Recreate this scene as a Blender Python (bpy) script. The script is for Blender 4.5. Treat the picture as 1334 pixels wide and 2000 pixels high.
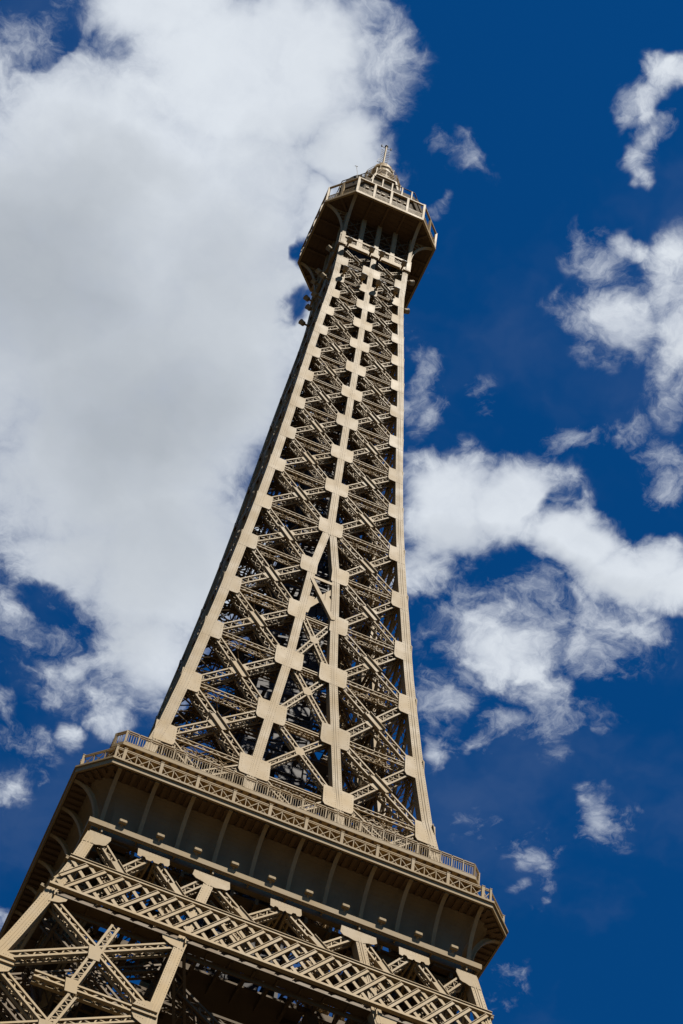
import bpy, math, random
from mathutils import Vector, Matrix

for _o in list(bpy.data.objects):
    bpy.data.objects.remove(_o, do_unlink=True)
scene = bpy.context.scene
COL = scene.collection
R = math.radians

# ------------------------------------------------------------------ camera
cam_data = bpy.data.cameras.new('camera')
cam_data.sensor_fit = 'VERTICAL'
cam_data.sensor_height = 36.0
cam_data.sensor_width = 24.0
cam_data.lens = 70.1
cam_data.clip_start = 0.5
cam_data.clip_end = 30000
cam = bpy.data.objects.new('camera', cam_data)
COL.objects.link(cam)
cr = Vector((0.9177988622, -0.3860186101, 0.0929240611))
cu = Vector((-0.3745617152, -0.7641400245, 0.5251604939))
cf = Vector((0.1317147296, 0.5167974995, 0.8459146378))
cam.matrix_world = Matrix(((cr.x, cu.x, -cf.x, -14.1957), (cr.y, cu.y, -cf.y, -61.8789), (cr.z, cu.z, -cf.z, 1.7), (0, 0, 0, 1)))
scene.camera = cam

# ------------------------------------------------------------------ sun, sky, exposure
SUN_TO = Vector((-0.42, 1.0, -2.05)).normalized()          # the way the sunlight travels
SUN_EL = math.asin(-SUN_TO.z)
SUN_AZ = math.atan2(-SUN_TO.x, -SUN_TO.y)                   # clockwise from +Y
sun_data = bpy.data.lights.new('sun', 'SUN')
sun_data.energy = 5.0
sun_data.angle = R(0.53)
sun_data.color = (1.0, 0.94, 0.83)
sun = bpy.data.objects.new('sun', sun_data)
sun.rotation_euler = SUN_TO.to_track_quat('-Z', 'Y').to_euler()
sun.location = (60, -140, 300)
COL.objects.link(sun)

scene.view_settings.view_transform = 'Standard'
scene.view_settings.look = 'None'
scene.view_settings.exposure = 0.6
scene.view_settings.gamma = 1.0
scene.cycles.max_bounces = 4
scene.cycles.diffuse_bounces = 2
scene.cycles.glossy_bounces = 2

# cumulus layer: ellipses (x, y, long half, short half, turn, weight) on a flat layer one unit above the viewer, in x/z, y/z
CLOUDS = [
    (0.0099, 0.3838, 0.0775, 0.0638, 2.59, 1), (-0.0539, 0.4701, 0.0944, 0.0759, 2.501, 1), (-0.0433, 0.369, 0.0511, 0.0323, 2.663, 1), (0.0239, 0.3502, 0.0397, 0.0327, 2.823, 1),
    (0.0142, 0.4679, 0.0958, 0.0882, 2.145, 1), (-0.0281, 0.5639, 0.1169, 0.103, 2.161, 1), (0.0534, 0.5466, 0.1093, 0.067, 1.358, 1), (0.0142, 0.6407, 0.1042, 0.089, 2.322, 1),
    (0.0725, 0.6842, 0.0897, 0.0624, 1.321, 1), (0.0916, 0.7645, 0.0566, 0.0449, 1.437, 0.9), (0.0844, 0.8225, 0.0256, 0.0212, 1.557, 0.7), (0.0226, 0.713, 0.0586, 0.0475, 2.404, 0.9),
    (-0.0869, 0.5634, 0.1607, 0.0644, 1.297, 1), (0.0442, 0.7972, 0.0371, 0.029, 1.49, 0.6), (0.001, 0.7704, 0.0407, 0.0337, 2.275, 0.5), (0.0533, 0.3517, 0.0383, 0.0213, 1.182, 0.72),
    (-0.1112, 0.4119, 0.0302, 0.0164, 2.663, 0.3), (0.0681, 0.4005, 0.0433, 0.0287, 1.201, 0.95), (0.0753, 0.4393, 0.0271, 0.025, 1.438, 0.9), (0.0768, 0.3792, 0.0241, 0.013, 1.175, 0.62),
    (0.0806, 0.5121, 0.029, 0.0231, 1.296, 0.8), (0.1556, 0.4977, 0.0162, 0.0121, 1.188, 0.55), (0.1636, 0.5266, 0.0233, 0.0111, 1.164, 0.62), (0.2138, 0.5825, 0.0444, 0.0377, 1.218, 1),
    (0.2447, 0.5634, 0.0393, 0.0366, -3.078, 0.98), (0.2878, 0.5699, 0.0415, 0.0252, 3.117, 1), (0.3354, 0.5707, 0.0477, 0.0221, 3.024, 1), (0.3728, 0.5643, 0.0363, 0.0237, 2.837, 1),
    (0.2164, 0.6254, 0.0259, 0.0244, 1.491, 0.75), (0.2153, 0.5429, 0.0178, 0.012, 2.674, 0.6), (0.2861, 0.658, 0.0367, 0.0344, 1.299, 0.76), (0.3067, 0.6221, 0.0605, 0.0402, -3.084, 0.58),
    (0.3442, 0.6077, 0.0302, 0.0276, 1.044, 0.55), (0.271, 0.7007, 0.0318, 0.0255, 1.214, 0.62), (0.246, 0.6609, 0.0421, 0.0282, 1.176, 0.42), (0.3164, 0.6777, 0.0326, 0.0211, -3.084, 0.62),
    (0.3591, 0.6784, 0.016, 0.0158, 1.273, 0.5), (0.3092, 0.722, 0.0196, 0.0081, 2.475, 0.48), (0.2733, 0.7448, 0.0124, 0.0097, 1.231, 0.36), (0.243, 0.4348, 0.0295, 0.0252, 2.761, 0.76),
    (0.2656, 0.3999, 0.0323, 0.0234, 1.038, 0.64), (0.286, 0.4568, 0.0293, 0.0185, 1.067, 0.55), (0.2331, 0.385, 0.0129, 0.01, -2.875, 0.5), (0.328, 0.4995, 0.0189, 0.016, 0.99, 0.5),
    (0.2529, 0.5058, 0.0218, 0.0101, 2.585, 0.42), (0.2813, 0.4235, 0.0332, 0.0265, 1.01, 0.68), (0.1986, 0.3121, 0.017, 0.01, 2.039, 0.62), (0.2058, 0.2922, 0.0149, 0.0099, 2.141, 0.6),
    (0.2102, 0.3346, 0.0126, 0.0081, 1.373, 0.52), (0.2162, 0.3491, 0.0081, 0.0059, 1.05, 0.44), (0.1194, 0.3751, 0.0125, 0.0109, 1.5, 0.45), (0.1378, 0.3793, 0.0158, 0.0123, 1.406, 0.4),
    (0.1264, 0.4104, 0.0124, 0.0065, 2.698, 0.45), (0.1287, 0.363, 0.0085, 0.0081, 1.139, 0.36), (0.3983, 0.7418, 0.0308, 0.0173, -2.565, 0.66), (0.3796, 0.7372, 0.0159, 0.0085, -2.878, 0.5),
    (0.3677, 0.7992, 0.0252, 0.0149, 2.926, 0.5), (0.3955, 0.8198, 0.0244, 0.0062, 1.37, 0.46), (0.3204, 0.7967, 0.0135, 0.0128, 2.138, 0.36), (0.3727, 0.8292, 0.01, 0.0094, 1.462, 0.4),
    (0.3461, 0.7169, 0.0165, 0.0129, 1.147, 0.33), (0.0434, 0.9079, 0.0207, 0.0171, 1.71, 0.6), (0.0236, 0.8628, 0.0214, 0.0121, 1.341, 0.48), (0.0582, 0.8546, 0.0193, 0.012, 1.347, 0.56),
    (0.013, 0.8403, 0.0149, 0.0114, 1.52, 0.45), (0.068, 1.0263, 0.0221, 0.0125, 1.355, 0.5), (0.0172, 0.7885, 0.0266, 0.0157, 2.595, 0.42), (0.1444, 0.4436, 0.0141, 0.0123, 2.645, 0.25),
    (0.2162, 0.4064, 0.0152, 0.0138, 1.006, 0.33),
]
GAPS = [
    (0.0733, 0.4623, 0.0099, 0.0051, 1.423, -0.5), (0.083, 0.4951, 0.014, 0.0074, 1.419, -0.62), (-0.1012, 0.4074, 0.0186, 0.0155, 2.887, -0.6), (0.299, 0.6134, 0.0192, 0.01, -3.03, -0.4),
    (0.2722, 0.6143, 0.0216, 0.0081, 2.9, -0.35), (0.2692, 0.5592, 0.019, 0.0086, 1.459, -0.25), (0.2508, 0.4629, 0.0194, 0.0114, 1.095, -0.15), (0.0091, 0.7534, 0.0223, 0.0118, 2.862, -0.45),
]
GREYS = [
    (-0.0602, 0.5508, 0.0791, 0.068, 1.696, 1), (0.011, 0.6039, 0.1035, 0.0918, 2.155, 0.85), (0.0392, 0.5177, 0.0673, 0.0547, 1.365, 0.6), (0.0553, 0.6642, 0.0788, 0.0609, 2.518, 0.65),
    (0.045, 0.4241, 0.0417, 0.0321, 2.629, 0.3), (-0.0514, 0.4689, 0.0735, 0.0177, 2.699, 0.4), (-0.027, 0.6529, 0.0633, 0.0513, 2.398, 0.45), (0.2257, 0.6086, 0.0458, 0.02, 2.854, 0.5),
    (0.3072, 0.5887, 0.0583, 0.0127, 2.937, 0.45), (0.2796, 0.4384, 0.0226, 0.0191, 2.79, 0.3), (0.0616, 0.7575, 0.0397, 0.0308, 2.472, 0.4),
]
VEILS = [
    (0.315, 0.618, 0.0534, 0.0369, 3.088, 0.55), (0.2544, 0.6567, 0.0458, 0.0281, 1.162, 0.5), (0.2314, 0.4059, 0.0309, 0.0301, 0.421, 0.45), (0.292, 0.4869, 0.0235, 0.0173, 1.061, 0.38),
    (0.1261, 0.3767, 0.0205, 0.0143, 3.107, 0.42), (0.2062, 0.324, 0.0333, 0.0134, 1.33, 0.45), (0.0265, 0.7751, 0.0444, 0.0377, 2.203, 0.45), (0.0406, 0.8826, 0.035, 0.0235, 1.398, 0.38),
    (0.4002, 0.7456, 0.0332, 0.0215, -2.482, 0.6), (0.3769, 0.8068, 0.0332, 0.0283, -2.516, 0.5), (0.3189, 0.7124, 0.0585, 0.0201, 2.483, 0.5), (0.1593, 0.5104, 0.0328, 0.0131, 1.159, 0.5),
    (0.2529, 0.5058, 0.0233, 0.0135, 2.694, 0.42), (0.4093, 0.9185, 0.0292, 0.0211, 1.184, 0.4), (0.071, 0.3557, 0.0442, 0.0214, 1.169, 0.5), (-0.1062, 0.4097, 0.0357, 0.0245, 2.609, 0.55),
    (0.3224, 0.7932, 0.0201, 0.0173, 2.53, 0.38), (0.3108, 0.5041, 0.024, 0.0175, 1.057, 0.5), (0.1983, 0.5063, 0.0145, 0.0132, 2.627, 0.22), (0.2617, 0.7188, 0.0443, 0.0193, 1.16, 0.5),
]


def build_world():
    w = bpy.data.worlds.new('World')
    scene.world = w
    w.use_nodes = True
    nt = w.node_tree
    N, L = nt.nodes, nt.links
    N.clear()

    def node(t, **kw):
        n = N.new(t)
        for k, v in kw.items():
            setattr(n, k, v)
        return n

    def math_(op, a, b=None, clamp=False):
        n = node('ShaderNodeMath', operation=op, use_clamp=clamp)
        for i, v in enumerate((a, b)):
            if v is None:
                continue
            if isinstance(v, (int, float)):
                n.inputs[i].default_value = v
            else:
                L.new(v, n.inputs[i])
        return n.outputs[0]

    def rng(v, a, b, c, d, mode='SMOOTHSTEP'):
        n = node('ShaderNodeMapRange', interpolation_type=mode)
        L.new(v, n.inputs[0])
        for i, q in enumerate((a, b, c, d)):
            n.inputs[i + 1].default_value = q
        return n.outputs[0]

    def noise(vec, scale, detail, rough, off=(0, 0, 0), dist=0.0):
        m = node('ShaderNodeMapping')
        m.inputs['Location'].default_value = off
        L.new(vec, m.inputs[0])
        n = node('ShaderNodeTexNoise', noise_dimensions='2D')
        n.inputs['Scale'].default_value = scale
        n.inputs['Detail'].default_value = detail
        n.inputs['Roughness'].default_value = rough
        n.inputs['Distortion'].default_value = dist
        L.new(m.outputs[0], n.inputs['Vector'])
        return n

    sky = node('ShaderNodeTexSky', sky_type='NISHITA')
    sky.sun_disc = False
    sky.sun_elevation = SUN_EL
    sky.sun_rotation = SUN_AZ
    sky.altitude = 600
    sky.air_density = 1.0
    sky.dust_density = 0.2
    sky.ozone_density = 3.0
    tint = node('ShaderNodeMix', data_type='RGBA', blend_type='MULTIPLY')
    tint.inputs[0].default_value = 1.0
    L.new(sky.outputs[0], tint.inputs[6])
    tint.inputs[7].default_value = SKY_TINT

    geo = node('ShaderNodeTexCoord')
    sep = node('ShaderNodeSeparateXYZ')
    L.new(geo.outputs['Generated'], sep.inputs[0])
    z = math_('MAXIMUM', sep.outputs[2], 0.06)
    comb = node('ShaderNodeCombineXYZ')
    L.new(math_('DIVIDE', sep.outputs[0], z), comb.inputs[0])
    L.new(math_('DIVIDE', sep.outputs[1], z), comb.inputs[1])
    P0 = comb.outputs[0]

    # wind-torn edges: push the layer about before measuring the ellipses
    def warp(vec, scale, detail, amp, off):
        n = noise(vec, scale, detail, 0.55, off)
        s = node('ShaderNodeVectorMath', operation='SUBTRACT')
        L.new(n.outputs['Color'], s.inputs[0])
        s.inputs[1].default_value = (0.5, 0.5, 0.5)
        k = node('ShaderNodeVectorMath', operation='MULTIPLY')
        L.new(s.outputs[0], k.inputs[0])
        k.inputs[1].default_value = (amp, amp, 0)
        a = node('ShaderNodeVectorMath', operation='ADD')
        L.new(vec, a.inputs[0])
        L.new(k.outputs[0], a.inputs[1])
        return a.outputs[0]

    PW = warp(P0, 16.0, 4.0, 0.045, (3.1, 7.7, 0))
    PN = warp(P0, 26.0, 5.0, 0.032, (8.3, 1.9, 2.0))

    def field(items, vec, reach):
        # domes w * (1 - d^2) over tilted ellipses, the highest one counts
        sp = node('ShaderNodeSeparateXYZ')
        L.new(vec, sp.inputs[0])
        c = node('ShaderNodeCombineXYZ')
        L.new(sp.outputs[0], c.inputs[0])
        L.new(sp.outputs[1], c.inputs[1])
        c.inputs[2].default_value = 1.0
        tot = None
        for x, y, a, b, t, wgt in items:
            ct, st = math.cos(t), math.sin(t)
            sq = None
            for ax, ay, r in ((ct, st, a * reach), (-st, ct, b * reach)):
                d = node('ShaderNodeVectorMath', operation='DOT_PRODUCT')
                L.new(c.outputs[0], d.inputs[0])
                d.inputs[1].default_value = (ax / r, ay / r, -(ax * x + ay * y) / r)
                if sq is None:
                    sq = math_('MULTIPLY', d.outputs['Value'], d.outputs['Value'])
                else:
                    n = node('ShaderNodeMath', operation='MULTIPLY_ADD')
                    L.new(d.outputs['Value'], n.inputs[0])
                    L.new(d.outputs['Value'], n.inputs[1])
                    L.new(sq, n.inputs[2])
                    sq = n.outputs[0]
            n = node('ShaderNodeMath', operation='MULTIPLY_ADD')
            L.new(sq, n.inputs[0])
            n.inputs[1].default_value = -abs(wgt)
            n.inputs[2].default_value = abs(wgt)
            s = n.outputs[0]
            tot = math_('MAXIMUM', s, 0.0) if tot is None else math_('MAXIMUM', tot, s)
        return tot

    cover = field(CLOUDS, PW, 1.35)
    gaps = field(GAPS, PW, 1.3)
    grey = field(GREYS, PW, 1.4)
    cover = math_('SUBTRACT', cover, gaps)
    # elsewhere in the sky, outside the part the named clouds fill, scattered cumulus
    far = node('ShaderNodeVectorMath', operation='DISTANCE')
    L.new(P0, far.inputs[0])
    far.inputs[1].default_value = (0.156, 0.64, 0)
    scattered = rng(noise(P0, 2.2, 2.0, 0.5, (11.0, 4.0, 0)).outputs[0], 0.60, 0.72, 0.0, 0.9)
    scattered = math_('MULTIPLY', scattered, rng(far.outputs['Value'], 0.52, 0.8, 0.0, 1.0))
    cover = math_('MAXIMUM', cover, scattered)

    fine = noise(PN, 11.0, 11.0, 0.60, (0, 0, 0.4)).outputs[0]
    wisp = noise(PN, 38.0, 8.0, 0.66, (5, 2, 1.4)).outputs[0]
    rough = math_('ADD', math_('MULTIPLY', math_('SUBTRACT', fine, 0.5), 2.5), math_('MULTIPLY', math_('SUBTRACT', wisp, 0.5), 1.25))
    cover = math_('MINIMUM', cover, 0.9)
    calm = rng(cover, 0.5, 0.9, 1.0, 0.22)
    dens = math_('SUBTRACT', math_('ADD', math_('MULTIPLY', cover, 1.5), math_('MULTIPLY', rough, calm)), 0.55)
    alpha = rng(dens, -0.25, 1.05, 0.0, 1.0, 'SMOOTHERSTEP')
    alpha = math_('MULTIPLY', alpha, rng(cover, 0.0, 0.35, 0.0, 1.0))
    veil = field(VEILS, PW, 1.3)
    thin = noise(PN, 24.0, 9.0, 0.68, (7.0, 3.0, 0)).outputs[0]
    va = math_('MULTIPLY', rng(math_('ADD', math_('MULTIPLY', veil, 0.55), thin), 0.64, 1.05, 0.0, 0.62), rng(veil, 0.0, 0.25, 0.0, 1.0))
    va = math_('ADD', va, rng(noise(PN, 5.0, 5.0, 0.6, (1.0, 6.0, 0)).outputs[0], 0.45, 0.8, 0.0, 0.045))
    alpha = math_('SUBTRACT', 1.0, math_('MULTIPLY', math_('SUBTRACT', 1.0, alpha), math_('SUBTRACT', 1.0, va)))
    # thick cloud seen from below is grey, thin sunlit cloud is white
    soft = noise(PW, 9.0, 5.0, 0.5, (2.0, 9.0, 3.3)).outputs[0]
    bulk = rng(dens, 0.15, 0.9, 0.0, 1.0)
    shade = math_('ADD', math_('MULTIPLY', grey, 1.05), math_('MULTIPLY', math_('SUBTRACT', soft, 0.48), 0.8))
    shade = math_('MULTIPLY', math_('MAXIMUM', shade, 0.0), bulk, clamp=True)
    ccol = node('ShaderNodeMix', data_type='RGBA')
    L.new(shade, ccol.inputs[0])
    ccol.inputs[6].default_value = (*[c * CLOUD_GAIN for c in (0.74, 0.79, 0.85)], 1)
    ccol.inputs[7].default_value = (*[c * CLOUD_GAIN for c in (0.45, 0.49, 0.54)], 1)
    mix = node('ShaderNodeMix', data_type='RGBA')
    L.new(alpha, mix.inputs[0])
    L.new(tint.outputs[2], mix.inputs[6])
    L.new(ccol.outputs[2], mix.inputs[7])
    bg = node('ShaderNodeBackground')
    bg.inputs['Strength'].default_value = 0.066
    L.new(mix.outputs[2], bg.inputs[0])
    out = node('ShaderNodeOutputWorld')
    L.new(bg.outputs[0], out.inputs[0])

SKY_TINT = (0.02, 0.40, 0.77, 1)
CLOUD_GAIN = 10.0
build_world()

# ------------------------------------------------------------------ materials
def base_mat(name):
    m = bpy.data.materials.new(name)
    m.use_nodes = True
    nt = m.node_tree
    return m, nt, nt.nodes['Principled BSDF']

def paint(name, col, rough=0.55, var=0.10, dirt=(0.14, 0.09, 0.045), dirt_amt=0.42, bump=0.15):
    """gloss paint on steel: slight tone changes from plate to plate, streaks running down, rusty specks"""
    m, nt, bsdf = base_mat(name)
    N, L = nt.nodes, nt.links
    tc = N.new('ShaderNodeTexCoord')
    n1 = N.new('ShaderNodeTexNoise'); n1.inputs['Scale'].default_value = 0.9; n1.inputs['Detail'].default_value = 6
    L.new(tc.outputs['Object'], n1.inputs['Vector'])
    mp = N.new('ShaderNodeMapping'); mp.inputs['Scale'].default_value = (7.0, 7.0, 0.8)
    L.new(tc.outputs['Object'], mp.inputs[0])
    n2 = N.new('ShaderNodeTexNoise'); n2.inputs['Scale'].default_value = 1.0; n2.inputs['Detail'].default_value = 7; n2.inputs['Roughness'].default_value = 0.65
    L.new(mp.outputs[0], n2.inputs['Vector'])
    r1 = N.new('ShaderNodeValToRGB')
    r1.color_ramp.elements[0].position = 0.3; r1.color_ramp.elements[1].position = 0.7
    lo = [c * (1 - var) for c in col]; hi = [min(1, c * (1 + var)) for c in col]
    r1.color_ramp.elements[0].color = (*lo, 1); r1.color_ramp.elements[1].color = (*hi, 1)
    L.new(n1.outputs['Fac'], r1.inputs[0])
    r2 = N.new('ShaderNodeMapRange'); r2.inputs[1].default_value = 0.52; r2.inputs[2].default_value = 0.80
    r2.inputs[3].default_value = 0.0; r2.inputs[4].default_value = dirt_amt
    L.new(n2.outputs['Fac'], r2.inputs[0])
    mx = N.new('ShaderNodeMix'); mx.data_type = 'RGBA'
    L.new(r2.outputs[0], mx.inputs[0]); L.new(r1.outputs[0], mx.inputs[6]); mx.inputs[7].default_value = (*dirt, 1)
    oi = N.new('ShaderNodeObjectInfo')
    tone = N.new('ShaderNodeMapRange'); tone.inputs[3].default_value = 0.90; tone.inputs[4].default_value = 1.08
    L.new(oi.outputs['Random'], tone.inputs[0])
    vm = N.new('ShaderNodeVectorMath'); vm.operation = 'SCALE'
    L.new(mx.outputs[2], vm.inputs[0]); L.new(tone.outputs[0], vm.inputs['Scale'])
    L.new(vm.outputs[0], bsdf.inputs['Base Color'])
    rr = N.new('ShaderNodeMapRange'); rr.inputs[3].default_value = rough - 0.1; rr.inputs[4].default_value = rough + 0.15
    L.new(n1.outputs['Fac'], rr.inputs[0]); L.new(rr.outputs[0], bsdf.inputs['Roughness'])
    bsdf.inputs['Specular IOR Level'].default_value = 0.10
    if bump:
        n3 = N.new('ShaderNodeTexNoise'); n3.inputs['Scale'].default_value = 3.0; n3.inputs['Detail'].default_value = 4
        L.new(tc.outputs['Object'], n3.inputs['Vector'])
        b = N.new('ShaderNodeBump'); b.inputs['Strength'].default_value = bump; b.inputs['Distance'].default_value = 0.03
        L.new(n3.outputs['Fac'], b.inputs['Height']); L.new(b.outputs[0], bsdf.inputs['Normal'])
    return m

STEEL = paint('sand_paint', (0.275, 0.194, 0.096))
INNER_SHADE = paint('inner_shade_paint', (0.105, 0.070, 0.036))  # sand paint darkened: interior shade put into the colour
RIVET = paint('rivet_paint', (0.165, 0.11, 0.055), dirt_amt=0.6, bump=0)
SOFFIT_SHADE = paint('soffit_shade_paint', (0.125, 0.076, 0.038), dirt_amt=0.35)  # same sand paint, darker and browner to carry the shade under the decks
WALLP = paint('wall_paint', (0.20, 0.145, 0.08), dirt_amt=0.45)
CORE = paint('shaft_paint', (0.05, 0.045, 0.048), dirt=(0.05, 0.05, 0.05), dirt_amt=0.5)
DARK = paint('dark_steel', (0.035, 0.034, 0.036), dirt=(0.02, 0.02, 0.02))
GLASSY = paint('lamp_glass', (0.55, 0.57, 0.56), rough=0.25, bump=0)
CONCRETE = paint('concrete', (0.34, 0.30, 0.25), rough=0.9)
GROUNDM = paint('pavement', (0.05, 0.04, 0.029), rough=0.95, dirt=(0.04, 0.035, 0.03), dirt_amt=0.4)
WEAVE = paint('weathered_net', (0.09, 0.065, 0.038), rough=0.8, bump=0)

# ------------------------------------------------------------------ mesh collector
def rotz(p, k):
    x, y, z = p
    k %= 4
    if k == 0: return (x, y, z)
    if k == 1: return (-y, x, z)
    if k == 2: return (-x, -y, z)
    return (y, -x, z)

class MB:
    def __init__(s):
        s.v, s.f, s.mi = [], [], []
    def box8(s, c, mi=0):
        n = len(s.v)
        s.v += c
        for q in ((0, 3, 2, 1), (4, 5, 6, 7), (0, 1, 5, 4), (1, 2, 6, 5), (2, 3, 7, 6), (3, 0, 4, 7)):
            s.f.append(tuple(n + i for i in q)); s.mi.append(mi)
    def bar(s, p, q, w, d, n=(0, -1, 0), mi=0):
        """a bar of width w (across n) and depth d (along n) from p to q"""
        p, q, n = Vector(p), Vector(q), Vector(n)
        a = q - p
        if a.length < 1e-6: return
        a.normalize()
        sd = a.cross(n)
        if sd.length < 1e-5:
            sd = a.cross(Vector((1, 0, 0)))
            if sd.length < 1e-5: sd = a.cross(Vector((0, 1, 0)))
        sd.normalize()
        m = sd.cross(a); m.normalize()
        sd = sd * (w / 2); m = m * (d / 2)
        s.box8([tuple(p - sd - m), tuple(p + sd - m), tuple(p + sd + m), tuple(p - sd + m),
                tuple(q - sd - m), tuple(q + sd - m), tuple(q + sd + m), tuple(q - sd + m)], mi)
    def box(s, x0, x1, y0, y1, z0, z1, mi=0):
        s.box8([(x0, y0, z0), (x1, y0, z0), (x1, y1, z0), (x0, y1, z0), (x0, y0, z1), (x1, y0, z1), (x1, y1, z1), (x0, y1, z1)], mi)
    def plate(s, pts, off, mi=0):
        """a flat plate: outline pts pushed by the vector off"""
        n, k = len(s.v), len(pts)
        o = Vector(off)
        s.v += [tuple(p) for p in pts] + [tuple(Vector(p) + o) for p in pts]
        s.f.append(tuple(range(n, n + k))); s.mi.append(mi)
        s.f.append(tuple(range(n + 2 * k - 1, n + k - 1, -1))); s.mi.append(mi)
        for i in range(k):
            j = (i + 1) % k
            s.f.append((n + j, n + i, n + k + i, n + k + j)); s.mi.append(mi)
    def rings(s, rr, closed=True, cap=True, mi=0):
        """loft through rings of equal length"""
        n, k = len(s.v), len(rr[0])
        for r in rr: s.v += [tuple(p) for p in r]
        for a in range(len(rr) - 1):
            for i in range(k if closed else k - 1):
                j = (i + 1) % k
                s.f.append((n + a * k + i, n + a * k + j, n + (a + 1) * k + j, n + (a + 1) * k + i)); s.mi.append(mi)
        if cap:
            s.f.append(tuple(n + i for i in reversed(range(k)))); s.mi.append(mi)
            e = n + (len(rr) - 1) * k
            s.f.append(tuple(e + i for i in range(k))); s.mi.append(mi)
    def tube(s, p, q, r, seg=8, r2=None, mi=0):
        p, q = Vector(p), Vector(q)
        a = (q - p).normalized()
        u = a.orthogonal().normalized(); w = a.cross(u)
        r2 = r if r2 is None else r2
        s.rings([[p + (u * math.cos(t) + w * math.sin(t)) * r for t in [2 * math.pi * i / seg for i in range(seg)]],
                 [q + (u * math.cos(t) + w * math.sin(t)) * r2 for t in [2 * math.pi * i / seg for i in range(seg)]]], mi=mi)
    def lathe(s, prof, seg=24, mi=0):
        s.rings([[(r * math.cos(2 * math.pi * i / seg), r * math.sin(2 * math.pi * i / seg), z) for i in range(seg)] for r, z in prof], mi=mi)
    def stud(s, p, r, n=(0, -1, 0), mi=0):
        """one rivet head"""
        p, n = Vector(p), Vector(n).normalized()
        u = n.orthogonal().normalized(); w = n.cross(u)
        k = len(s.v)
        s.v += [tuple(p + u * r), tuple(p + w * r), tuple(p - u * r), tuple(p - w * r), tuple(p + n * r * 0.7)]
        for i in range(4):
            s.f.append((k + i, k + (i + 1) % 4, k + 4)); s.mi.append(mi)
    def add(s, o, k=0):
        n = len(s.v)
        s.v += [rotz(p, k) for p in o.v]
        s.f += [tuple(n + i for i in f) for f in o.f]
        s.mi += o.mi
    def turned(s, k):
        r = MB(); r.add(s, k); return r
    def build(s, name, mats, parent=None, smooth=False):
        me = bpy.data.meshes.new(name)
        me.from_pydata(s.v, [], s.f)
        mats = mats if isinstance(mats, (list, tuple)) else [mats]
        for m in mats: me.materials.append(m)
        if len(mats) > 1: me.polygons.foreach_set('material_index', s.mi)
        if smooth: me.polygons.foreach_set('use_smooth', [True] * len(me.polygons))
        me.update()
        import bmesh
        bm = bmesh.new(); bm.from_mesh(me)
        bmesh.ops.recalc_face_normals(bm, faces=bm.faces)
        bm.to_mesh(me); bm.free()
        o = bpy.data.objects.new(name, me)
        COL.objects.link(o)
        o.parent = parent
        return o

def tag(o, label=None, cat=None, group=None, kind=None):
    for k, v in (('label', label), ('category', cat), ('group', group), ('kind', kind)):
        if v: o[k] = v
    return o

def empty(name, loc=(0, 0, 0), parent=None):
    o = bpy.data.objects.new(name, None)
    o.location = loc
    o.empty_display_size = 0.5
    COL.objects.link(o)
    o.parent = parent
    return o

# ------------------------------------------------------------------ the ground, out of frame below
g = MB()
g.rings([[(r * math.cos(2 * math.pi * i / 64), r * math.sin(2 * math.pi * i / 64), 0) for i in range(64)] for r in (9000, 3000, 600, 120, 2)], cap=False)
g.f.append(tuple(4 * 64 + i for i in range(64))); g.mi.append(0)
tag(g.build('ground', GROUNDM), kind='structure')

# ------------------------------------------------------------------ tower profile
SHAFT = [(64.0, 7.55), (66.0, 7.2), (68.4, 6.88), (70.0, 6.6), (74.2, 6.12), (78.6, 5.69), (82.7, 5.31), (86.5, 5.02), (91.0, 4.65), (95.0, 4.36),
         (100.0, 4.05), (105.0, 3.80), (110.0, 3.57), (115.0, 3.34), (120.0, 3.08), (125.0, 2.80), (128.0, 2.68), (140.0, 2.66)]
LEGP = [(0.0, 31.0), (14.0, 23.5), (29.0, 17.4), (40.0, 13.5), (45.0, 12.1), (51.1, 10.4), (55.4, 9.31), (57.4, 8.85), (60.0, 8.36), (64.0, 8.0)]

def interp(tab, z):
    if z <= tab[0][0]: return tab[0][1]
    for (a, u), (b, v) in zip(tab, tab[1:]):
        if z <= b: return u + (v - u) * (z - a) / (b - a)
    return tab[-1][1]

H = lambda z: interp(SHAFT, z)
HL = lambda z: interp(LEGP, z)

def onface(prof, x, z, off=0.0):
    """a point of the front face at height z, off metres proud of it"""
    return Vector((x, -prof(z) - off, z))

def fnormal(prof, z):
    d = (prof(z + 0.5) - prof(z - 0.5))
    return Vector((0, -1, -d)).normalized()

def fup(prof, z):
    d = (prof(z + 0.5) - prof(z - 0.5))
    return Vector((0, -d, 1)).normalized()

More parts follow.
